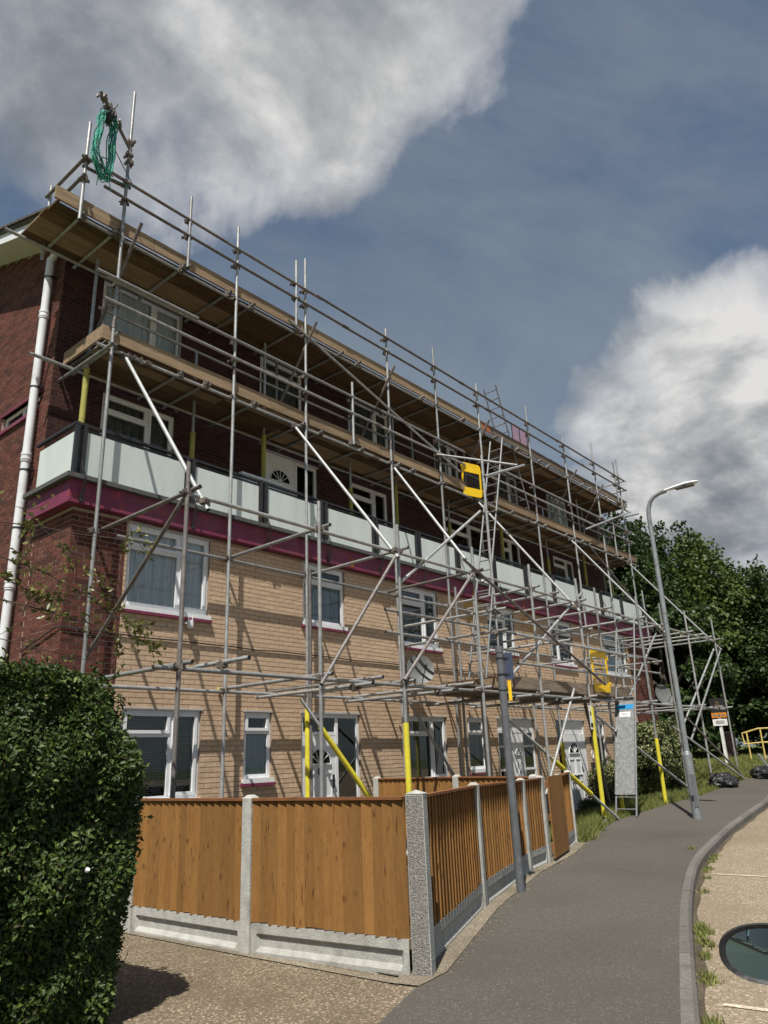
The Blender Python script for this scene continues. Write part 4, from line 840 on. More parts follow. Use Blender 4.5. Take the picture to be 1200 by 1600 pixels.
# yellow ladder gates
def gate(label,h,fr,z0,z1,mesh,top=.28,bot=.25,lw=.05,round_=.09):
    h=Vector(h);fr=Vector(fr);u=(fr-h); w=u.length; u.normalize(); v=Vector((0,0,1)); n=u.cross(v)
    root=empty('ladder_gate',(h.x,h.y,z0),label,'safety gate','yellow ladder gates'); H=z1-z0
    def plate(p,q,r,s): # u range, z range, rounded by bevel
        mb=MB(); mb.obox(h+u*(p+q)/2+v*(z0+(r+s)/2),u,v,n,(q-p)/2,(s-r)/2,.008); return mb
    plates=[(0,w,0,H*bot),(0,w,H*(1-top),H)]
    for p in plates:
        # rounded outer corners
        mb=MB(); a0,b0,c0,d0=p; r=round_; lowp=c0==0; pts=[]
        cor=[(a0,c0,lowp),(b0,c0,lowp),(b0,d0,not lowp),(a0,d0,not lowp)]
        for i,(x,z,rd) in enumerate(cor):
            if rd:
                cx=x+(r if x==a0 else -r); cz=z+(r if z==c0 else -r); st=[math.pi,1.5*math.pi,0,.5*math.pi][i]
                pts+=[(cx+r*math.cos(st+k*math.pi/10),cz+r*math.sin(st+k*math.pi/10)) for k in range(6)]
            else: pts.append((x,z))
        m=len(pts); vs=[h+u*x+v*(z0+z)+n*.008 for x,z in pts]+[h+u*x+v*(z0+z)-n*.008 for x,z in pts]
        mb.add(vs,[tuple(range(m)),tuple(range(m,2*m))[::-1]]+[(i,i+m,(i+1)%m+m,(i+1)%m) for i in range(m)]); mb.build('gate_plate',M['gate_y'],root)
    for (p,q) in ((0,lw),(w-lw,w)): plate(p,q,H*bot,H*(1-top)).build('gate_stile',M['gate_y'],root)
    mb=MB(); 
    if mesh:
        k=int((w-2*lw)/.045)
        for i in range(1,k): x=lw+(w-2*lw)*i/k; mb.bar(h+u*x+v*(z0+H*bot),h+u*x+v*(z0+H*(1-top)),.006,.006)
        k=int(H*(1-top-bot)/.045)
        for i in range(1,k): z=H*bot+H*(1-top-bot)*i/k; mb.bar(h+u*lw+v*(z0+z),h+u*(w-lw)+v*(z0+z),.006,.006)
        tag(mb.build('mesh_infill',M['black_metal'],root),kind='stuff')
    else:
        mb.bar(h+u*lw+v*(z0+H*.56),h+u*(w-lw)+v*(z0+H*.58),.02,.02)
        for i in range(1,12): x=lw+(w-2*lw)*i/12; mb.bar(h+u*x+v*(z0+H*bot),h+u*x+v*(z0+H*.36),.008,.008)
        tag(mb.build('mesh_infill',M['gate_y'],root),kind='stuff')
    mb=MB()
    for z in (H*.2,H*.8): mb.tube(h-u*.05+v*(z0+z-.04),h-u*.05+v*(z0+z+.04),.02,8); mb.bar(h-u*.05+v*(z0+z),h+v*(z0+z),.03,.01)
    mb.build('hinge',M['gate_y'],root)
gate('yellow rounded gate with black mesh window hung beside the lower deck gap',(15.02,9.28,0),(14.42,9.45,0),7.92,8.80,True)
gate('orange yellow open frame gate standing on the low platform by the right ladder',(16.55,7.27,0),(15.82,7.31,0),3.06,4.02,False,top=.20,bot=.18,lw=.06,round_=.02)
# red mesh barrier on the top deck
rb=empty('mesh_barrier',(17.6,9.8,10.05),'small red framed mesh barrier standing on the top deck beside the ladder','barrier')
mb=MB(); X0_,X1_=17.5,18.35; yb=9.62
mb.box((X0_,yb,10.06),(X0_+.02,yb+.02,10.95)); mb.box((X1_,yb,10.06),(X1_+.02,yb+.02,10.95)); mb.box((X0_,yb,10.93),(X1_,yb+.02,10.95)); mb.box(((X0_+X1_)/2,yb,10.06),((X0_+X1_)/2+.02,yb+.02,10.95)); mb.build('barrier_frame',M['black_metal'],rb)
mb=MB(); mb.box((X0_+.02,yb-.01,10.32),(X1_,yb+.03,10.42)); mb.box((X0_+.3,yb-.015,10.27),(X0_+.42,yb+.035,10.46)); mb.box((X1_-.14,yb-.015,10.27),(X1_-.04,yb+.035,10.46)); mb.build('red_rail',M['red'],rb)
mb=MB()
for i in range(1,14): x=X0_+.85*i/14; mb.box((x,yb+.005,10.06),(x+.004,yb+.009,10.93))
for i in range(1,14): z=10.06+.87*i/14; mb.box((X0_,yb+.010,z),(X1_,yb+.014,z+.004))
tag(mb.build('mesh_infill',M['red'],rb),kind='stuff')
# ---------------------------------------------------------------- gin wheel and rope
tube('gin_arm',(4.99,YM+.02,11.72),(4.20,9.05,12.13),'tube_rust'); coupler(4.95,YM,11.85); coupler(4.95,YM,11.6); coupler(4.97,YM,11.45)
gw=empty('gin_wheel',(4.40,9.13,11.9),'black gin wheel hanging from the tilted tube at the scaffold corner','pulley')
ax=Vector((.75,-.2,-.25)).normalized()
mb=MB(); c=Vector((4.42,9.14,11.83)); per=ax.cross(Vector((0,0,1))).normalized(); up=per.cross(ax)
mb.tube(c-ax*.02,c+ax*.02,.115,20); mb.tube(c-ax*.035,c-ax*.02,.14,20); mb.tube(c+ax*.02,c+ax*.035,.14,20); mb.build('wheel',M['black_metal'],gw,smooth=True)
mb=MB(); mb.path([c-ax*.06-up*.16,c-ax*.06+up*.16,c+up*.24,c+ax*.06+up*.16,c+ax*.06-up*.16],.012,6); mb.path([c+up*.24,c+up*.36],.016,6); mb.build('hook',M['coupler'],gw)
for t in (.1,.25,.4,.55): 
    p=Vector((4.20,9.05,12.13)).lerp(Vector((4.99,YM+.02,11.72)),t); coupler(p.x,p.y,p.z,t*7)
rp=empty('rope_coil',(4.45,9.2,10.6),'teal rope gathered in long loops hanging from the gin wheel','rope')
# the coil hangs as long loops in the plane of the wheel
ru=Vector((.78,.28,-.25)).normalized()
def loopstrand(i,dark=False):
    w=.155+random.uniform(-.035,.035); top=11.86+random.uniform(-.03,.05); bot=10.86-random.uniform(-.06,.14); off=Vector((random.uniform(-.04,.04),random.uniform(-.05,.05),0)); pts=[]; ph=random.uniform(0,6)
    cx=Vector((4.42,9.14,0))+off
    n=44
    for k in range(n+1):
        t=2*math.pi*k/n; s=math.sin(t); c_=math.cos(t)
        x=w*(abs(s)**.45)*(1 if s>0 else -1)
        zf=.5+.5*(abs(c_)**.75)*(1 if c_>0 else -1)
        zz1=bot+(top-bot)*zf
        pinch=1-.25*math.exp(-((zf-.62)/.15)**2)
        skew=(1-zf)*(-.07)*(1 if x<0 else .35)
        q=cx+Vector((ru.x,ru.y,0)).normalized()*(x*pinch+skew+.01*math.sin(7*zf+ph))+Vector((0,0,zz1-(.16 if x>0 else 0)*(1-zf)*1.0-.10*(x>0)*zf*0))
        pts.append(q+Vector((.006*math.sin(13*t+ph),.012*math.sin(9*t+ph),0)))
    mb=MB(); mb.path(pts,.0085,5); return mb.build('rope_loop',M['rope_dark' if dark else 'rope'],rp,smooth=True)
for i in range(15): loopstrand(i,i%5==4)
mb=MB(); mb.path([(4.60,9.2,11.35),(4.75,9.2,11.15),(4.93,9.2,10.92),(4.96,9.2,10.86),(4.86,9.2,10.80),(4.62,9.2,10.76),(4.56,9.2,10.74)],.0085,5); mb.path([(4.58,9.2,11.1),(4.40,9.2,11.05),(4.36,9.2,10.92),(4.5,9.2,10.85),(4.62,9.2,10.8)],.0085,5); mb.build('rope_loop',M['rope_dark'],rp,smooth=True)
mb=MB(); mb.path([(4.30,9.15,10.95),(4.34,9.14,10.6),(4.335,9.14,10.42)],.009,5); mb.path([(4.50,9.15,10.80),(4.55,9.14,10.55),(4.58,9.14,10.45)],.009,5); mb.build('rope_end',M['rope_dark'],rp,smooth=True)
# ---------------------------------------------------------------- fences
def fence_run(label,P,hts,broad,group=None,rough_first=False,base_h=.235,posts=None,cap_w=.05):
    """P: post positions (x,y); hts: top z; boards face to the right hand side of travel"""
    root=empty('garden_fence',(P[0][0],P[0][1],0),label,'fence',group)
    for i,(x,y) in enumerate(P):
        if posts and not posts[i]: continue
        a=P[max(i-1,0)];b=P[min(i+1,len(P)-1)]; d=Vector((b[0]-a[0],b[1]-a[1],0)).normalized(); n=Vector((d.y,-d.x,0)); g=hz(x,y)-.02; h=hts[i]
        mb=MB(); w=.055; c=Vector((x,y,0))
        vs=[c+d*sx*w+n*sy*w+Vector((0,0,g)) for sx,sy in ((-1,-1),(1,-1),(1,1),(-1,1))]+[c+d*sx*w+n*sy*w+Vector((0,0,h-.025)) for sx,sy in ((-1,-1),(1,-1),(1,1),(-1,1))]+[c+d*sx*w*.45+n*sy*w*.45+Vector((0,0,h)) for sx,sy in ((-1,-1),(1,-1),(1,1),(-1,1))]
        mb.add(vs,[(0,1,5,4),(1,2,6,5),(2,3,7,6),(3,0,4,7),(4,5,9,8),(5,6,10,9),(6,7,11,10),(7,4,8,11),(8,9,10,11)])
        mb.build('post',M['conc'],root,bevel=.006)
    for i in range(len(P)-1):
        A=Vector((*P[i],0));B=Vector((*P[i+1],0)); d=(B-A); L_=d.length; d.normalize(); n=Vector((d.y,-d.x,0)); s,e=.057,L_-.057
        ga,gb=hz(*P[i]),hz(*P[i+1]); ta,tb=hts[i]-.05,hts[i+1]-.05
        q=lambda u,o,z: A+d*u+n*o+Vector((0,0,z))
        lerp=lambda a,b,u: a+(b-a)*(u/L_)
        bh=lambda u: lerp(ga,gb,u)+base_h; tz=lambda u: lerp(ta,tb,u); g0=lambda u: lerp(ga,gb,u)-.03
        # gravel board: recessed panel with a raised sloping border
        mb=MB(); y0,y1=g0(0),bh(0)
        prof=[(.030,0,.0),(.030,0,.052),(.006,0,.092),(.006,1,-.088),(.030,1,-.074),(.030,1,0),(-.025,1,0)]
        def pz(k,u,dz): return (g0(u) if k==0 else bh(u))+dz
        ends=[(s,'f'),(s+.05,'f'),(s+.08,'r'),(e-.08,'r'),(e-.05,'f'),(e,'f')]
        vs=[];
        for (u,kind) in ends:
            for (o,k,dz) in prof:
                oo=o if kind=='r' else (.030 if o>0 else o); vs.append(q(u,oo,pz(k,u,dz)))
        m=len(prof); mb.add(vs,[(a*m+b,a*m+b+1,(a+1)*m+b+1,(a+1)*m+b) for a in range(5) for b in range(m-1)]); mb.build('gravel_board',M['conc'],root)
        # feather-edge boards
        panel=MB(); 
        for zz_ in (.12,.55,1.0): panel.bar(q(s,-.02,bh(s)+zz_*(tz(s)-bh(s))*.98),q(e,-.02,bh(e)+zz_*(tz(e)-bh(e))*.98),.02,.06)
        pn=panel.build('fence_panel',M['fence'],root)
        nb=max(3,int(round((e-s)/broad))); w=(e-s)/nb
        for k in range(nb):
            u0=s+k*w; u1=u0+w+.012; u1=min(u1,e); jt=random.uniform(-.004,.004); jb=random.uniform(-.008,.008); rot=random.uniform(-.002,.002)
            mb=MB(); z0a,z0b=bh(u0)+.004+jb,bh(u1)+.004+jb; z1a,z1b=tz(u0)+jt,tz(u1)+jt
            # thick edge at u0 stands proud, thin edge tucked under the next
            v=[q(u0,.038,z0a),q(u1,.016,z0b),q(u1,.010,z0b),q(u0,.016,z0a),q(u0+rot,.038,z1a),q(u1+rot,.016,z1b),q(u1+rot,.010,z1b),q(u0+rot,.016,z1a)]
            mb.add(v,[(0,3,2,1),(4,5,6,7),(0,1,5,4),(1,2,6,5),(2,3,7,6),(3,0,4,7)]); mb.build('board',M['fence'],pn)
        mb=MB(); mb.bar(q(s,.020,tz(s)+.012),q(e,.020,tz(e)+.012),cap_w+.01,.022); mb.build('capping',M['fence_cap'],pn)
    return root
# travel direction chosen so that the boards face the camera side
FA=[(4.58,9.62),(4.56,8.98),(4.575,7.27),(4.62,5.54),(4.825,3.865)]
fa=fence_run('long brown board fence on concrete gravel boards facing the driveway',FA,[1.55,1.55,1.55,1.55,1.55],.098,posts=[0,1,1,1,0])
FB=[(4.86,3.89),(7.20,4.88),(9.56,5.69),(10.44,5.88)]
fb=fence_run('brown board fence with concrete posts running beside the asphalt path',FB,[1.55,1.53,1.49,1.49],.118,posts=[0,1,1,1])
mb=MB(); c=Vector((4.86,3.84,0)); d2=Vector((.92,.38,0)).normalized(); n2=Vector((d2.y,-d2.x,0))
mb.obox(c+Vector((0,0,.91)),d2,n2,(0,0,1),.063,.072,.63)
cp=mb.build('corner_post',M['conc'],fa,bevel=.006)
mb=MB(); mb.add([c-d2*.0655+n2*.066+Vector((0,0,.3)),c-d2*.0655-n2*.066+Vector((0,0,.3)),c-d2*.0655-n2*.066+Vector((0,0,1.53)),c-d2*.0655+n2*.066+Vector((0,0,1.53))],[(0,3,2,1)])
mb.build('rough_face',M['conc_rough'],cp)
mb=MB(); q0=c+Vector((0,0,1.542)); u=d2*.066; v=n2*.075
mb.add([q0-u-v,q0+u-v,q0+u+v,q0-u+v,q0+Vector((0,0,.028))],[(0,1,4),(1,2,4),(2,3,4),(3,0,4)]); mb.build('post_cap',M['conc'],cp)
FC=[(11.73,6.26),(12.84,6.66)]
fence_run('short brown fence panel with its two concrete posts beyond the garden gate',FC,[1.47,1.50],.1)
FD=[(10.36,9.03),(10.40,7.36),(10.44,5.98)]
fence_run('brown garden dividing fence with wide top rail running to the tan wall',FD,[1.53,1.53,1.51],.1,cap_w=.06)
gr=empty('garden_gate',(10.6,5.9,.3),'plain brown boarded garden gate standing in the fence by the path','gate'); A=Vector((10.52,5.83,0)); B=Vector((11.66,6.18,0)); d=(B-A).normalized(); n=Vector((d.y,-d.x,0))
for k in range(10):
    u=k*.115; mb=MB(); mb.obox(A+d*(u+.057)+n*.03+Vector((0,0,.91)),d,n,(0,0,1),.054,.009,.56); mb.build('board',M['fence'],gr)
mb=MB()
for z in (.5,.9,1.35): mb.obox(A+d*.58+n*.005+Vector((0,0,z)),d,n,(0,0,1),.57,.015,.045)
mb.build('rail',M['fence_cap'],gr)
# ---------------------------------------------------------------- grey sign pole
sx,sy=8.16,4.98; g=hz(sx,sy)
sp=empty('sign_pole',(sx,sy,g),'grey steel pole with strapped on plates, rising from the path beside the brown fence','pole')
mb=MB(); mb.path([(sx,sy,g-.05),(sx-.01,sy,1.6),(sx-.02,sy-.005,3.08)],[.050,.049,.048],18); mb.build('pole',M['pole'],sp,smooth=True)
mb=MB(); mb.tube((sx-.02,sy-.005,3.03),(sx-.02,sy-.005,3.11),.053,18,r2=.05); mb.build('cap',M['pole'],sp,smooth=True)
mb=MB(); mb.obox((sx+.045,sy-.085,2.86),(.5,-.86,0),(.86,.5,0),(0,0,1),.052,.005,.165); mb.build('sign_plate',M['sign_dark'],sp)
for z in (2.95,2.75):
    m2=MB(); m2.tube((sx-.018,sy-.004,z),(sx-.018,sy-.004,z+.018),.055,16); m2.bar((sx-.01,sy-.01,z+.01),(sx+.05,sy-.09,z+.01),.02,.025); m2.build('clamp',M['black_metal'],sp)
mb=MB(); mb.obox((sx+.035,sy-.075,2.56),(.5,-.86,0),(.86,.5,0),(0,0,1),.020,.004,.12); mb.build('yellow_plate',M['gate_y'],sp)
m2=MB(); m2.tube((sx-.015,sy-.004,2.56),(sx-.015,sy-.004,2.572),.054,16); m2.build('clamp',M['black_metal'],sp)
# ---------------------------------------------------------------- lamp post
lx,ly=16.56,5.77; g=hz(lx,ly)
lp=empty('street_lamp',(lx,ly,g),'tall grey steel street lamp with curved arm standing on the path','street lamp')
mb=MB(); mb.tube((lx,ly,g-.05),(lx-.01,ly,g+1.25),.088,18); mb.tube((lx-.01,ly,g+1.25),(lx-.01,ly,g+1.33),.088,18,r2=.057); mb.build('base_section',M['lamp'],lp,smooth=True)
mb=MB(); mb.obox((lx-.07,ly-.045,g+.55),(.5,-.85,0),(.85,.5,0),(0,0,1),.045,.012,.32); mb.build('access_door',M['pole'],lp)
mb=MB(); mb.box((lx-.10,ly-.03,g+.36),(lx-.075,ly+.03,g+.46)); mb.build('inspection_hatch',M['black_metal'],lp)
cu=[(lx-.01,ly,g+1.3),(lx-.01,ly,4.8),(lx-.01,ly,6.95),(lx-.01,ly-.02,7.12),(lx-.01,ly-.08,7.27),(lx-.01,ly-.18,7.37),(lx-.01,ly-.32,7.42),(lx-.01,ly-.48,7.44)]
mb=MB(); mb.path(cu,[.056,.052,.050,.050,.048,.046,.045,.045],16); mb.build('column',M['lamp'],lp,smooth=True)
mb=MB(); n=14; secs=[(0,.045,.04),(.06,.05,.042),(.24,.09,.055),(.48,.125,.06),(.66,.10,.045),(.76,.04,.02)]
vs=[]
for (u,w,h) in secs:
    for k in range(n): t=2*math.pi*k/n; vs.append((lx-.01+w*math.cos(t),ly-.46-u,7.45+.03*u+h*math.sin(t)*(1 if math.sin(t)>0 else .45)))
fs=[(i*n+k,(i+1)*n+k,(i+1)*n+(k+1)%n,i*n+(k+1)%n) for i in range(len(secs)-1) for k in range(n)]+[tuple(range(n)),tuple(len(vs)-n+k for k in range(n))[::-1]]
mb.add(vs,fs); hd=mb.build('lamp_head',M['pipe'],lp,smooth=True)
mb=MB(); mb.obox((lx-.01,ly-.90,7.43),(1,0,0),(0,1,0),(0,0,1),.10,.20,.012); mb.build('lamp_glass',M['dish'],hd)
# ---------------------------------------------------------------- board on a white post, yellow rail
x,y=27.9,8.42; g=hz(x,y); sg=empty('estate_sign',(x,y,g),'white post carrying a black and orange board above a white strip on the grass bank','sign')
mb=MB(); mb.bar((x,y,g-.05),(x,y,3.1),.09,.09); mb.build('post',M['white'],sg)
u=Vector((.30,-.95,0)).normalized(); n_=Vector((-.95,-.30,0)).normalized(); c=Vector((x,y,0))-n_*-.06
mb=MB(); mb.obox(c+Vector((0,0,3.16)),u,n_,(0,0,1),.24,.012,.24); mb.build('black_board',M['black'],sg)
mb=MB(); mb.obox(c+Vector((0,0,2.83)),u,n_,(0,0,1),.24,.012,.085); ob=mb.build('orange_strip',M['orange'],sg)
mb=MB(); mb.obox(c+Vector((0,0,2.59)),u,n_,(0,0,1),.23,.012,.11); ws=mb.build('white_strip',M['white'],sg)
for k in (-.13,0,.13): mb=MB(); mb.obox(c+n_*.016+u*k+Vector((0,0,2.83)),u,n_,(0,0,1),.045,.002,.04); mb.build('lettering',M['toe_grey'],ob)
mb=MB(); mb.tube(c+n_*.014+Vector((0,0,3.26)),c+n_*.018+Vector((0,0,3.26)),.05,12); mb.obox(c+n_*.016+Vector((0,0,3.13)),u,n_,(0,0,1),.07,.002,.08); mb.build('figure_print',M['board'],sg)
mb=MB(); 
for k in range(3): mb.obox(c+n_*.016+Vector((0,0,2.64-.04*k)),u,n_,(0,0,1),.14,.002,.008)
mb.build('lettering',M['dish'],ws)
rr=empty('hand_rail',(30,8.2,hz(30,8.2)),'yellow tube handrail at the top of the grass bank','handrail')
R0=[(30.0,8.35,0),(30.0,7.78,0),(30.1,7.0,0),(30.2,5.8,0)]
mb=MB(); z1,z2=2.22,1.90
mb.path([(30,8.33,z2-.06),(30,8.36,z1),(30,7.78,z1+.14),(30.1,7.0,z1+.13),(30.2,5.8,z1+.1)],.028,8); mb.build('top_rail',M['rail_y'],rr,smooth=True)
mb=MB(); mb.path([(30,8.33,z2-.06),(30,8.2,z2-.05),(30,7.78,z2-.02),(30.1,7.0,z2-.02),(30.2,5.8,z2)],.024,8); mb.build('mid_rail',M['rail_y'],rr,smooth=True)
for (a,b,t) in ((30,8.2,z1+.02),(30,7.72,z1+.14),(30.06,7.35,z1+.13),(30.15,6.4,z1+.12)):
    mb=MB(); mb.tube((a,b,hz(a,b)-.05),(a,b,t),.027,8); mb.build('post',M['rail_y'],rr,smooth=True)
# bollard and bin bags
mb=MB(); mb.bar((25.2,6.35,hz(25.2,6.35)),(25.0,6.62,1.55),.05,.05); mb.bar((25.2,6.35,hz(25.2,6.35)),(25.1,6.1,1.2),.05,.05); mb.tube((25.2,6.35,1.0),(25.2,6.35,1.02),.12,8)
tag(mb.build('folded_trestle',M['lamp'],None),'grey metal stand leaning at the right end of the path beside a black bag','stand')
def bag(loc,s,label):
    import bmesh
    bm=bmesh.new(); bmesh.ops.create_icosphere(bm,subdivisions=4,radius=1)
    from mathutils import noise
    for v in bm.verts:
        p=v.co.copy(); k=1+.35*noise.noise(p*1.3+Vector(loc))+.14*noise.noise(p*4+Vector(loc))+.07*noise.noise(p*9)
        v.co=Vector((p.x*s[0]*k,p.y*s[1]*k,max(p.z,-.35)*s[2]*k))
    me=bpy.data.meshes.new('bin_bag'); bm.to_mesh(me); me.materials.append(M['bag']); o=bpy.data.objects.new('bin_bag',me); COL.objects.link(o); o.location=loc; o.location.z+=.3*s[2]
    return tag(o,label,'bag','black bags by the path')
bag((22.6,7.05,hz(22.6,7.05)),(.42,.36,.26),'crumpled black bag lying against the left side of the raking tube feet')
bag((24.5,6.45,hz(24.5,6.45)),(.5,.32,.22),'flattened black bag at the right edge, beside the grey metal stand')
# maroon brick walls in the shade under the trees
def far_wall(label,x0,y0,x1,y1,h):
    d=Vector((x1-x0,y1-y0,0)); L_=d.length; d.normalize(); n=Vector((-d.y,d.x,0)); root=empty('garden_wall',(x0,y0,hz(x0,y0)),label,'wall')
    mb=MB(); mb.obox(((x0+x1)/2,(y0+y1)/2,hz(x0,y0)+h/2),d,n,(0,0,1),L_/2,.10,h/2); mb.build('wall_core',M['mortar_red'],root)
    mb=MB(); r=0
    while r*.075<h-.07:
        u=-(.11 if r%2 else 0)
        while u<L_-.02:
            a=max(u+.005,0);b=min(u+.22,L_); c=Vector((x0,y0,hz(x0,y0)+r*.075+.0375))+d*(a+b)/2
            if b-a>.03: mb.obox(c,d,n,(0,0,1),(b-a)/2,.107,.0325); mb.t[-6:]=[random.random()]*6
            u+=.225
        r+=1
    tag(mb.build('brickwork',M['brick_far'],root),kind='stuff')
far_wall('low maroon brick wall in deep shade behind the grass bank',29.6,12.0,30.6,10.6,1.0)
far_wall('narrow maroon brick wall stub in shade left of the yellow handrail',32.2,9.7,32.6,9.45,1.0)

# ---------------------------------------------------------------- vegetation
def leaf_cloud(P,Nr,size,asp=.5,fold=.25,jit=.6,rg=rng):
    """one folded leaf (4 verts, 2 tris) at each point; returns V,F"""
    n=len(P); a=Nr+rg.normal(0,jit,(n,3)); a/=np.linalg.norm(a,axis=1)[:,None]+1e-9
    b=rg.normal(0,1,(n,3)); t=np.cross(a,b); t/=np.linalg.norm(t,axis=1)[:,None]+1e-9; s=np.cross(a,t)
    L_=(size*rg.uniform(.65,1.25,n))[:,None]; Wd=L_*asp*.5
    V=np.stack([P,P+t*L_*.5+s*Wd+a*L_*fold*.5,P+t*L_,P+t*L_*.5-s*Wd+a*L_*fold*.5],1).reshape(-1,3)
    i=np.arange(n)[:,None]*4; F=np.concatenate([i+np.array([[0,1,2]]),i+np.array([[0,2,3]])],0)
    return V,F
# big clipped hedge on the left
HK=.833; HV=lambda p: Vector((p[0]*HK,p[1]*HK,p[2]*HK+GZ))
hd=empty('hedge',(2.5,5.7,.3),'tall dense dark green clipped hedge at the left edge by the driveway','hedge')
def hedge_prof(z): return np.interp(z,[0,.3,.9,1.6,2.1,2.5,2.62],[3.58,3.60,3.70,3.72,3.58,3.30,3.02])
n=44000; z=rng.uniform(0,2.62,n); u=rng.uniform(0,1,n)
y0=np.interp(z,[0,.4,1.8,2.4,2.62],[5.82,5.70,5.68,5.80,6.0])
front=rng.random(n)<.70
xr=hedge_prof(z)
x=np.where(front,1.7+(xr-1.7)*u**.8,xr+rng.normal(0,.03,n)); y=np.where(front,y0+np.clip(((x-(xr-.30))/.30),0,1)**2*.28,y0+.28+rng.uniform(0,1.3,n))
bump=.05*np.sin(x*5+z*3)+.05*np.sin(z*7+y*4)+.04*np.sin(x*11-z*8)
y=y+np.where(front,bump+rng.exponential(.05,n)-.03,0); x=x+np.where(front,0,bump*.8-rng.exponential(.05,n)+.02)
Nn=np.where(front[:,None],np.array([[-.1,-1,.6]]),np.array([[.6,-.6,.7]])); P_=np.stack([x,y,z],1)
nt_=9000; xt=rng.uniform(1.5,3.5,nt_); yt=rng.uniform(5.8,7.6,nt_); zt=2.55+.05*np.sin(xt*4)+.04*np.sin(xt*9+yt*6)-np.clip(xt-2.8,0,1)**2*.7+rng.normal(0,.035,nt_)
P_=np.concatenate([P_,np.stack([xt,yt,zt],1)]); n2=14000; z2=rng.uniform(0,2.55,n2); x2=rng.uniform(.85,1.75,n2); y2=np.interp(z2,[0,.4,1.8,2.4,2.62],[5.82,5.70,5.68,5.80,6.0])+.05*np.sin(x2*5+z2*3)+rng.exponential(.05,n2)-.03
P_=np.concatenate([P_,np.stack([x2,y2,z2],1),np.stack([rng.uniform(.8,1.6,4000),rng.uniform(5.8,7.6,4000),2.52+rng.normal(0,.04,4000)],1),np.stack([.86+rng.normal(0,.03,6000),rng.uniform(5.8,7.5,6000),rng.uniform(0,2.55,6000)],1)]); P_=P_*HK+np.array([0,0,GZ]); Nn=np.concatenate([Nn,np.tile([[0,-.2,1.]],(nt_,1)),np.tile([[-.1,-1,.6]],(n2,1)),np.tile([[0,-.2,1.]],(4000,1)),np.tile([[-1,-.2,.4]],(6000,1))])
V,F_=leaf_cloud(P_,Nn,.047,.50,.3,.75); tag(npmesh('foliage',V,F_,M['hedge_leaf'],hd),kind='stuff')
# loose shoots
sh=MB(); LP=[];LN=[]
for i in range(150):
    if random.random()<.5: p=Vector((random.uniform(1.9,3.5),random.uniform(5.8,6.8),2.55))
    else: zz_=random.uniform(.3,2.4); p=Vector((float(hedge_prof(zz_)),random.uniform(5.85,6.4),zz_))
    p=HV(p); d=Vector((random.uniform(-.3,.6),random.uniform(-.5,.1),random.uniform(.3,1))).normalized(); l=random.uniform(.05,.16); sh.path([p,p+d*l],.002,3)
    for k in range(7): LP.append(p+d*l*k/6); LN.append((random.gauss(0,1),random.gauss(0,1),random.gauss(0,1)))
V,F_=leaf_cloud(np.array(LP),np.array(LN),.045,.45); tag(npmesh('shoots',V,F_,M['hedge_leaf'],hd),kind='stuff')
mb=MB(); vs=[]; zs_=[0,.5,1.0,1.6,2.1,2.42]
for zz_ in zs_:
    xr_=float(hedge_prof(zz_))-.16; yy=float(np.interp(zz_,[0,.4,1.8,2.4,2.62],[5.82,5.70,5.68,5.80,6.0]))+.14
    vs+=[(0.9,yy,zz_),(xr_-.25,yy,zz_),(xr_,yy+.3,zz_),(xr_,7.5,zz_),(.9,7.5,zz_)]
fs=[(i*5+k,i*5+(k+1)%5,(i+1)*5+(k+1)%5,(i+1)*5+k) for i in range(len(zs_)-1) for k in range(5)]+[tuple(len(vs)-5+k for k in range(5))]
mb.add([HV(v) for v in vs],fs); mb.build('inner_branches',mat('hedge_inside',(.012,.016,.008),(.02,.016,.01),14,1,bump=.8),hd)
# white flower head
mb=MB(); mb.tube((2.58,4.62,1.23),(2.58,4.61,1.24),.014,7); mb.build('flower',M['white'],hd)
# sapling whose branches reach in from the left
sap=empty('sapling',(1.3,7.9,0),'thin branching sapling with sparse yellow green leaves reaching over the hedge','tree')
tr=MB(); tr.path([(1.3,7.9,0),(1.5,7.8,1.8),(1.9,7.5,2.9),(2.2,7.3,3.6),(2.3,7.2,4.3)],[.05,.04,.03,.022,.012],7); trunk=tr.build('trunk',M['twig'],sap,smooth=True)
br=MB(); LP=[];LN=[]
def branch(pts,r=.008,leafs=10,sub=5,spread=.28,sl=.35):
    P=[Vector(p) for p in pts]; br.path(P,[r*(1-.7*i/(len(P)-1)) for i in range(len(P))],5)
    for i in range(sub):
        t=random.uniform(.25,1)*(len(P)-1); k=min(int(t),len(P)-2); p=P[k].lerp(P[k+1],t-k); dm=(P[-1]-P[0]).normalized()
        d=(dm+Vector((random.uniform(-.6,.6),random.uniform(-.6,.6),random.uniform(-.7,.7)))).normalized(); l=random.uniform(.15,spread); m=p+d*l*.5+Vector((0,0,random.uniform(-.03,.02))); e=p+d*l
        br.path([p,m,e],[.0035,.003,.0015],4)
        for j in range(int(leafs*random.uniform(.5,1.4))): q=p.lerp(e,random.uniform(.2,1)); LP.append(q+Vector([random.gauss(0,.03) for _ in range(3)])); LN.append([random.gauss(0,1) for _ in range(3)])
branch([(2.2,7.3,3.6),(2.78,7,3.74),(3.2,7,3.66),(3.6,6.95,3.5),(3.95,6.9,3.28)],.010,11,13)
branch([(2.0,7.4,3.2),(2.83,7,3.34),(3.3,7,3.28),(3.7,6.95,3.2),(4.15,6.9,2.95)],.009,11,11)
branch([(2.25,7.2,4.0),(2.74,7,4.07),(3.15,7,4.10),(3.57,7,4.11),(4.05,6.95,4.14),(4.45,6.9,4.12)],.008,13,7,.22)
branch([(3.1,7,4.1),(3.35,6.95,3.95),(3.6,6.9,3.75),(3.8,6.9,3.6)],.006,9,7)
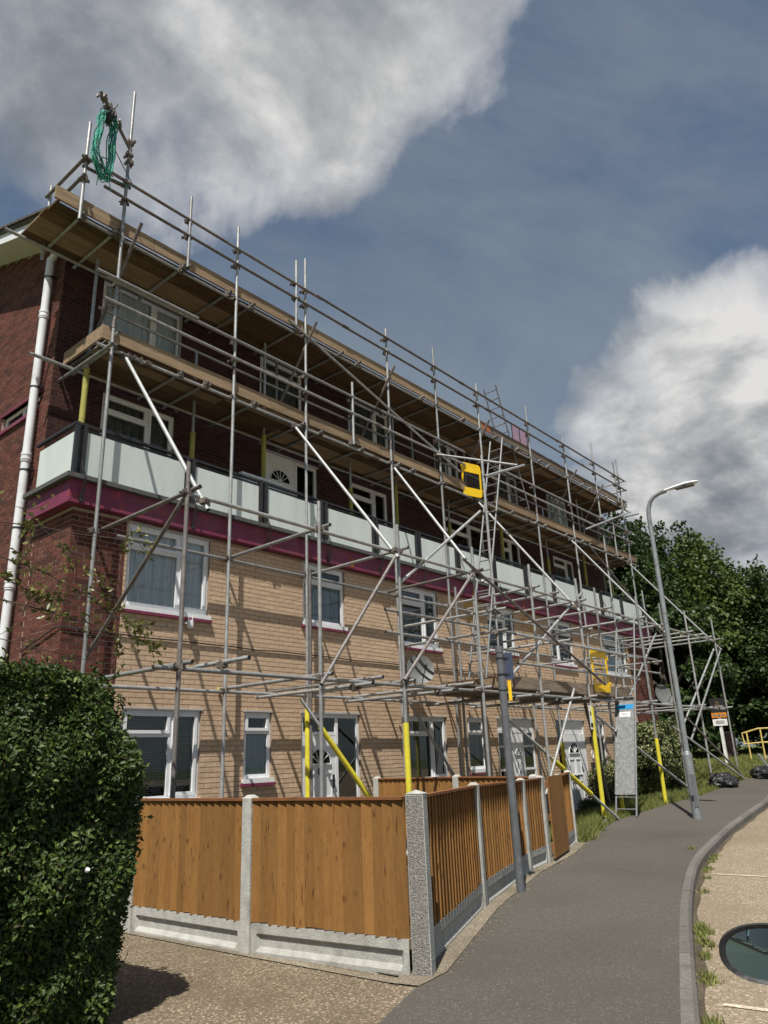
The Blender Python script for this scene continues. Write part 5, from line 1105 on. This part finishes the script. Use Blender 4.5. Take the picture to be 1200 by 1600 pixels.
branch([(2.1,7.3,3.0),(2.88,7,2.98),(3.5,7,2.88),(4.1,6.95,2.78)],.006,4,3)
branch([(2.3,7.2,3.7),(2.75,7.05,3.60),(3.1,7,3.45),(3.5,6.9,3.40)],.008,11,9)
branch([(3.6,6.95,3.5),(3.9,6.9,3.3),(4.2,6.85,3.2),(4.35,6.85,3.02)],.005,12,7,.2)
branch([(2.2,7.2,4.3),(2.6,7.1,4.3),(3.0,7,4.25)],.006,9,5)
for i,b_ in enumerate([br]): b_.build('branch',M['twig'],sap)
V,F_=leaf_cloud(np.array(LP),np.array(LN),.075,.55,.25); tag(npmesh('foliage',V,F_,M['sapling_leaf'],sap),kind='stuff')
# shrubs
def shrub(label,c,r,n,m,sz):
    c=np.array(c); root=empty('shrub',(c[0],c[1],hz(c[0],c[1])),label,'shrub')
    d=rng.normal(0,1,(n,3)); d/=np.linalg.norm(d,axis=1)[:,None]; k=1+.16*np.sin(d[:,0]*5+c[0])*np.sin(d[:,1]*4+1)+.10*np.sin(d[:,2]*7+d[:,0]*6)+.05*np.sin(d[:,0]*15)*np.sin(d[:,2]*13)
    rad=k*(1-rng.exponential(.07,n)); P=c+d*np.array(r)*rad[:,None]; P[:,2]=np.maximum(P[:,2],hz(c[0],c[1])+.02)
    V,F=leaf_cloud(P,d,sz,.55,.25,.7); tag(npmesh('foliage',V,F,m,root),kind='stuff')
    import bmesh
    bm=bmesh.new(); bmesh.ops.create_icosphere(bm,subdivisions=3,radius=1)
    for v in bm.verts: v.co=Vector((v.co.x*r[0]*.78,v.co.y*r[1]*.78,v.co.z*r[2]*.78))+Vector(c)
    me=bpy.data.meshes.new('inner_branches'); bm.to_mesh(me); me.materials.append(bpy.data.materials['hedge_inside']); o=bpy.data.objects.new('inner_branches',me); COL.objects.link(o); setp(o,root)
shrub('rounded yellow green variegated bush at the right end of the block',(22.0,8.55,1.50),(.9,.85,1.02),15000,M['varie_leaf'],.085)
shrub('bushy variegated shrub growing between the right front door and the ladder',(19.6,8.95,.90),(.62,.5,.62),7000,M['varie_leaf'],.06)
shrub('small dark clipped bush at the foot of the white front door',(17.9,8.75,.42),(.32,.28,.32),2500,M['hedge_leaf'],.05)
shrub('low dark bush beside the corner pier behind the ladder foot',(20.9,9.1,.75),(.4,.35,.5),2500,M['tree_leaf'],.07)
# trees beyond the block
def crown_mesh(seed,ncl,nl,rx,rz_,size,leafm,spiky=0):
    rg=np.random.default_rng(seed); P=[];Nn=[]
    for i in range(ncl):
        d=rg.normal(0,1,3); d/=np.linalg.norm(d); rad=rg.uniform(.45,1)**.5
        c=np.array([d[0]*rx*rad,d[1]*rx*rad,d[2]*rz_*rad]); r=rg.uniform(.55,1.1)*rx*.27
        e=rg.normal(0,1,(nl,3)); e/=np.linalg.norm(e,axis=1)[:,None]; rr=r*rg.uniform(.35,1,nl)[:,None]**.6
        P.append(c+e*rr*np.array([1,1,.75])); Nn.append(e+np.array([0,0,.6]))
    for i in range(spiky):
        a=rg.uniform(0,6.28); rad=rg.uniform(0,.85)*rx; zt=rz_*math.sqrt(max(0,1-(rad/rx)**2)); h=rg.uniform(1.6,3.3); m=int(nl*.75)
        t=rg.uniform(0,1,m); w=(.46*(1-t)**.6+.12)*(1+.45*np.sin(t*16))
        e=rg.normal(0,1,(m,3))*w[:,None]*.55; P.append(np.stack([rad*math.cos(a)+e[:,0],rad*math.sin(a)+e[:,1],zt*.8+t*h],1)); Nn.append(e+np.array([0,0,.5]))
    P=np.concatenate(P); Nn=np.concatenate(Nn); return leaf_cloud(P,Nn,size,.75,.2,.6,rg)
def tree(x,y,h,rx,seed,label,leafm,base=1.0,spiky=12,ncl=80,nl=260,size=.20):
    g=hz(x,y); root=empty('tree',(x,y,g),label,'tree','trees beyond the end of the block')
    rzz=(h-base)/2*1.0
    V,F=crown_mesh(seed,ncl,nl,rx,rzz,size,leafm,spiky); V[:,2]+=g+base+rzz; V[:,0]+=x; V[:,1]+=y
    tag(npmesh('crown',V,F,leafm,root),kind='stuff')
    mb=MB(); rg=random.Random(seed); hh=g+base+rzz
    mb.path([(x,y,g-.2),(x+.1,y,g+h*.25),(x+.05,y+.1,hh),(x,y,g+h*.85)],[.26,.2,.14,.04],9); mb.build('trunk',M['bark'],root,smooth=True)
    mb=MB()
    for k in range(9):
        a=rg.uniform(0,6.28); z0=g+h*rg.uniform(.2,.6); l=rx*rg.uniform(.6,.95); mb.path([(x,y,z0),(x+math.cos(a)*l*.5,y+math.sin(a)*l*.5,z0+l*.4),(x+math.cos(a)*l,y+math.sin(a)*l,z0+l*.9)],[.09,.06,.02],6)
    mb.build('limb',M['bark'],root,smooth=True)
TR_=[(29.5,17.5,8.6,3.2,'spiky tree rising behind the far end of the top scaffold deck','tree_leaf'),
 (33.5,14.2,9.6,3.4,'tallest tree with upright shoots, left of the street lamp head','tree_leaf'),
 (37.5,13.6,9.8,3.6,'broad tree with pointed tops directly behind the street lamp','tree_leaf'),
 (36.0,10.8,7.9,3.1,'yellow green lit tree just right of the street lamp','tree_leaf2'),
 (39.0,9.2,6.6,2.9,'lower dark tree near the right edge above the sign board','tree_leaf'),
 (35.5,8.1,5.2,2.3,'small dark tree behind the yellow handrail','tree_leaf'),
 (42.0,8.2,6.6,3.0,'farthest round tree at the right edge of the view','tree_leaf'),
 (31.5,11.4,6.0,2.5,'dark spreading tree behind the variegated bush','tree_leaf')]
for i,(x,y,h,rx,lb,m) in enumerate(TR_): tree(x,y,h,rx,100+i,lb,M[m],base=.5 if i>3 else 1.0,spiky=34 if i in(1,2,3) else 20)
# distant wood behind everything
rg=np.random.default_rng(5); P=[];Nn=[]
for i in range(240):
    x=rg.uniform(34,62); y=-.02*x+rg.uniform(2,34) if x>44 else rg.uniform(15,34); r=rg.uniform(1.2,2.2); z=1.2+rg.uniform(.0,1)*min(6.0,2.4+.22*y)
    e=rg.normal(0,1,(170,3)); e/=np.linalg.norm(e,axis=1)[:,None]; P.append(np.array([x,y,z])+e*r*rg.uniform(.5,1,(170,1))); Nn.append(e+np.array([0,0,.5]))
V,F=leaf_cloud(np.concatenate(P),np.concatenate(Nn),.42,.75,.2,.6,rg); tag(npmesh('distant_wood',V,F,M['tree_leaf']),'dark mass of woodland behind the trees','wood',kind='stuff')
# grass
def blades(name,pts,h0,h1,w,m):
    n=len(pts); P=np.array(pts); a=rng.uniform(0,6.28,n); h=rng.uniform(h0,h1,n); dx,dy=np.cos(a)*w,np.sin(a)*w; ln=rng.normal(0,.35,(n,2))*h[:,None]
    V=np.stack([P+np.stack([dx,dy,0*a],1),P-np.stack([dx,dy,0*a],1),P+np.stack([ln[:,0],ln[:,1],h],1)],1).reshape(-1,3); F=np.arange(3*n).reshape(-1,3)
    return tag(npmesh(name,V,F,m),kind='stuff')
pts=[]
while len(pts)<42000:
    x=random.uniform(13.0,26.5); y=random.uniform(6.6,9.6)
    if y<ey(x)+.02-random.random()*.06: continue
    if x<17 and y>8.4 and random.random()<.8: continue
    pts.append((x,y,hz(x,y)-.01))
blades('verge_grass',pts,.04,.17,.007,M['grass'])
pts=[]
while len(pts)<52000:
    x=23+random.random()**1.3*24; y=random.uniform(6.7,16)
    if y<ey(x)+.05 or (29.8<x<46 and y<8.1+(x-30)*.14): continue
    pts.append((x,y,hz(x,y)-.01))
blades('bank_grass',pts,.05,.13,.012,M['grass'])
pts=[]
for i in range(60):
    cx_=random.uniform(13.0,14.6); cy_=ey(cx_)+random.uniform(-.05,.25)
    for k in range(40): pts.append((cx_+random.gauss(0,.07),cy_+random.gauss(0,.05),hz(cx_,cy_)))
blades('path_edge_weeds',pts,.08,.3,.008,M['grass'])
pts=[]
for (a,b,nn) in ((6.1,8.1,18),(4.9,5.4,3),(9,13,9)):
    for i in range(nn):
        cx_=random.uniform(a,b); cy_=ky(cx_)-.08-abs(random.gauss(0,.03))
        for k in range(36): pts.append((cx_+random.gauss(0,.04),cy_+random.gauss(0,.03),hz(cx_,cy_)-.12))
for k in range(60): pts.append((12.6+random.gauss(0,.04),4.55+random.gauss(0,.04),hz(12.6,4.55)))
blades('kerb_weeds',pts,.015,.07,.009,M['grass'])
pts=[(random.uniform(2.4,3.5),random.uniform(3.25,3.9),GZ) for _ in range(1500)]
blades('drive_edge_weeds',[p for p in pts if p[1]<ey(p[0])+.5 and p[0]<3.3],.01,.05,.006,M['grass'])
# fallen leaves and grit along the kerb and the fence footing
P=[]
for i in range(1500):
    t=random.random()
    if t<.5: x=random.uniform(4.6,16); y=ky(x)-.08-abs(random.gauss(0,.10)); z=hz(x,y)-.112
    elif t<.8: x=random.uniform(4.9,12.8); y=ey(x)-.02-abs(random.gauss(0,.06)); z=hz(x,y)+.016
    else: x=random.uniform(3.8,4.5); y=random.uniform(3.9,8); z=GZ+.006
    P.append((x,y,z))
V,F=leaf_cloud(np.array(P),np.tile([[0,0,1.]],(len(P),1)),.016,.6,.2,.3); tag(npmesh('leaf_litter',V,F,mat('leaf_litter',(.30,.24,.14),(.16,.12,.07),30,.9)),kind='stuff')
# ---------------------------------------------------------------- parked car, only its mirror reaches into the view
car=empty('parked_car',(2.0,.1,.17),'teal green parked car whose black rimmed wing mirror shows at the lower right edge','car'); 
ch=math.radians(14); U=Vector((math.cos(ch),math.sin(ch),0)); Nn_=Vector((-math.sin(ch),math.cos(ch),0)); O=Vector((3.22,.80,.17))   # O: nearside flank under the mirror
def cp(u,w,z): return O+U*u-Nn_*w+Vector((0,0,z))      # u forward, w into the car, z up from the road
SIL=[(-2.35,.33),(-2.38,.70),(-2.25,.92),(-2.05,1.0),(-1.7,1.30),(-.9,1.34),(-.45,1.30),(.15,.92),(1.0,.80),(1.18,.66),(1.2,.33)]
body=MB(); ws=[(0,.06),(.02,0),(1.66,0),(1.68,.06)]
lo=.25
def fl(z): return .16*max(0,(z-.86)/.5)
vsL=[cp(u,.0+fl(z),z) for u,z in SIL]; vsR=[cp(u,1.68-fl(z),z) for u,z in SIL]; n=len(SIL)
body.add(vsL+vsR,[tuple(range(n))[::-1],tuple(range(n,2*n))]+[(i,i+1,n+i+1,n+i) for i in range(n-1)]+[(n-1,0,n,2*n-1)])
body.build('body',M['teal_paint'],car,bevel=.05)
for (u0,u1,z0,z1,t0,t1) in ((-1.95,-1.0,.89,1.25,.25,0),(-.95,.0,.89,1.25,0,.50)):
    mb=MB(); e=.004
    mb.add([cp(u0,fl(z0)-.004,z0),cp(u1,fl(z0)-.004,z0),cp(u1-t1,fl(z1)-.004,z1),cp(u0+t0,fl(z1)-.004,z1)],[(0,1,2,3)]); mb.build('side_window',M['car_glass'],car)
mb=MB(); mb.bar(cp(-2.0,-.006,.865),cp(.1,-.006,.865),.012,.03); mb.build('window_trim',M['black_metal'],car)
mb=MB(); mb.add([cp(.12,.1,.945),cp(.12,1.58,.945),cp(-.43,1.48,1.31),cp(-.43,.2,1.31)],[(0,1,2,3)]); mb.build('windscreen',M['car_glass'],car)
for u in (-1.7,.62):
    for w in (-.01,1.5):
        mb=MB(); mb.tube(cp(u,w,.30),cp(u,w+.19,.30),.30,20); wh=mb.build('wheel',M['tyre'],car,smooth=True)
        mb=MB(); mb.tube(cp(u,w-.004,.30),cp(u,w+.194,.30),.19,16); mb.build('rim',M['plate'],wh)
for w in (.15,1.35): mb=MB(); mb.obox(cp(1.19,w+.09,.68),U,Nn_,(0,0,1),.02,.12,.07); mb.build('headlight',M['white'],car)
# wing mirror: black shell with a convex glass, glass turned to the driver
mc=Vector((3.20,1.005,1.075)); mn=Vector((-1.82,-.74,.105)).normalized(); mu=mn.cross(Vector((0,0,1))).normalized()*-1; 
if mu.y<0: mu=-mu
mv=mu.cross(mn)
if mv.z<0: mv=-mv
sh=MB(); n=32; w_,h_=.150,.098
def mo(t,k): # superellipse, pointed to the outboard end
    c_,s_=math.cos(t),math.sin(t); return (w_*k*(abs(c_)**.9)*(1 if c_>0 else -1),h_*k*(abs(s_)**.85)*(1 if s_>0 else -1)*(1-.12*c_))
cen=mc-mu*.045
secs=[(0.010,.985),(0.0,1.0),(-.035,.98),(-.075,.82),(-.10,.5),(-.108,.12)]
vs=[]
for (o,k) in secs:
    for i in range(n): a_,b_=mo(2*math.pi*i/n,k); vs.append(cen+mu*a_+mv*b_+mn*o)
sh.add(vs,[(i*n+k,(i+1)*n+k,(i+1)*n+(k+1)%n,i*n+(k+1)%n) for i in range(len(secs)-1) for k in range(n)]+[tuple((len(secs)-1)*n+k for k in range(n))])
vs=[]
for (o,k) in ((.010,.985),(.004,.845)):
    for i in range(n): a_,b_=mo(2*math.pi*i/n,k); vs.append(cen+mu*a_+mv*b_+mn*o)
sh.add(vs,[(k,n+k,n+(k+1)%n,(k+1)%n) for k in range(n)])
shell=sh.build('wing_mirror',M['black_metal'],car,smooth=True)
gl=MB(); vs=[cen+mn*.006]
for i in range(n): a_,b_=mo(2*math.pi*i/n,.85); vs.append(cen+mu*a_+mv*b_+mn*.004)
gl.add(vs,[(0,1+k,1+(k+1)%n) for k in range(n)]); gl.build('mirror_glass',M['mirror'],shell)
mb=MB(); mb.path([cen-mn*.04-mu*.10-mv*.05,cp(.05,-.0,.88)],.03,8); mb.build('mirror_arm',M['black_metal'],shell)
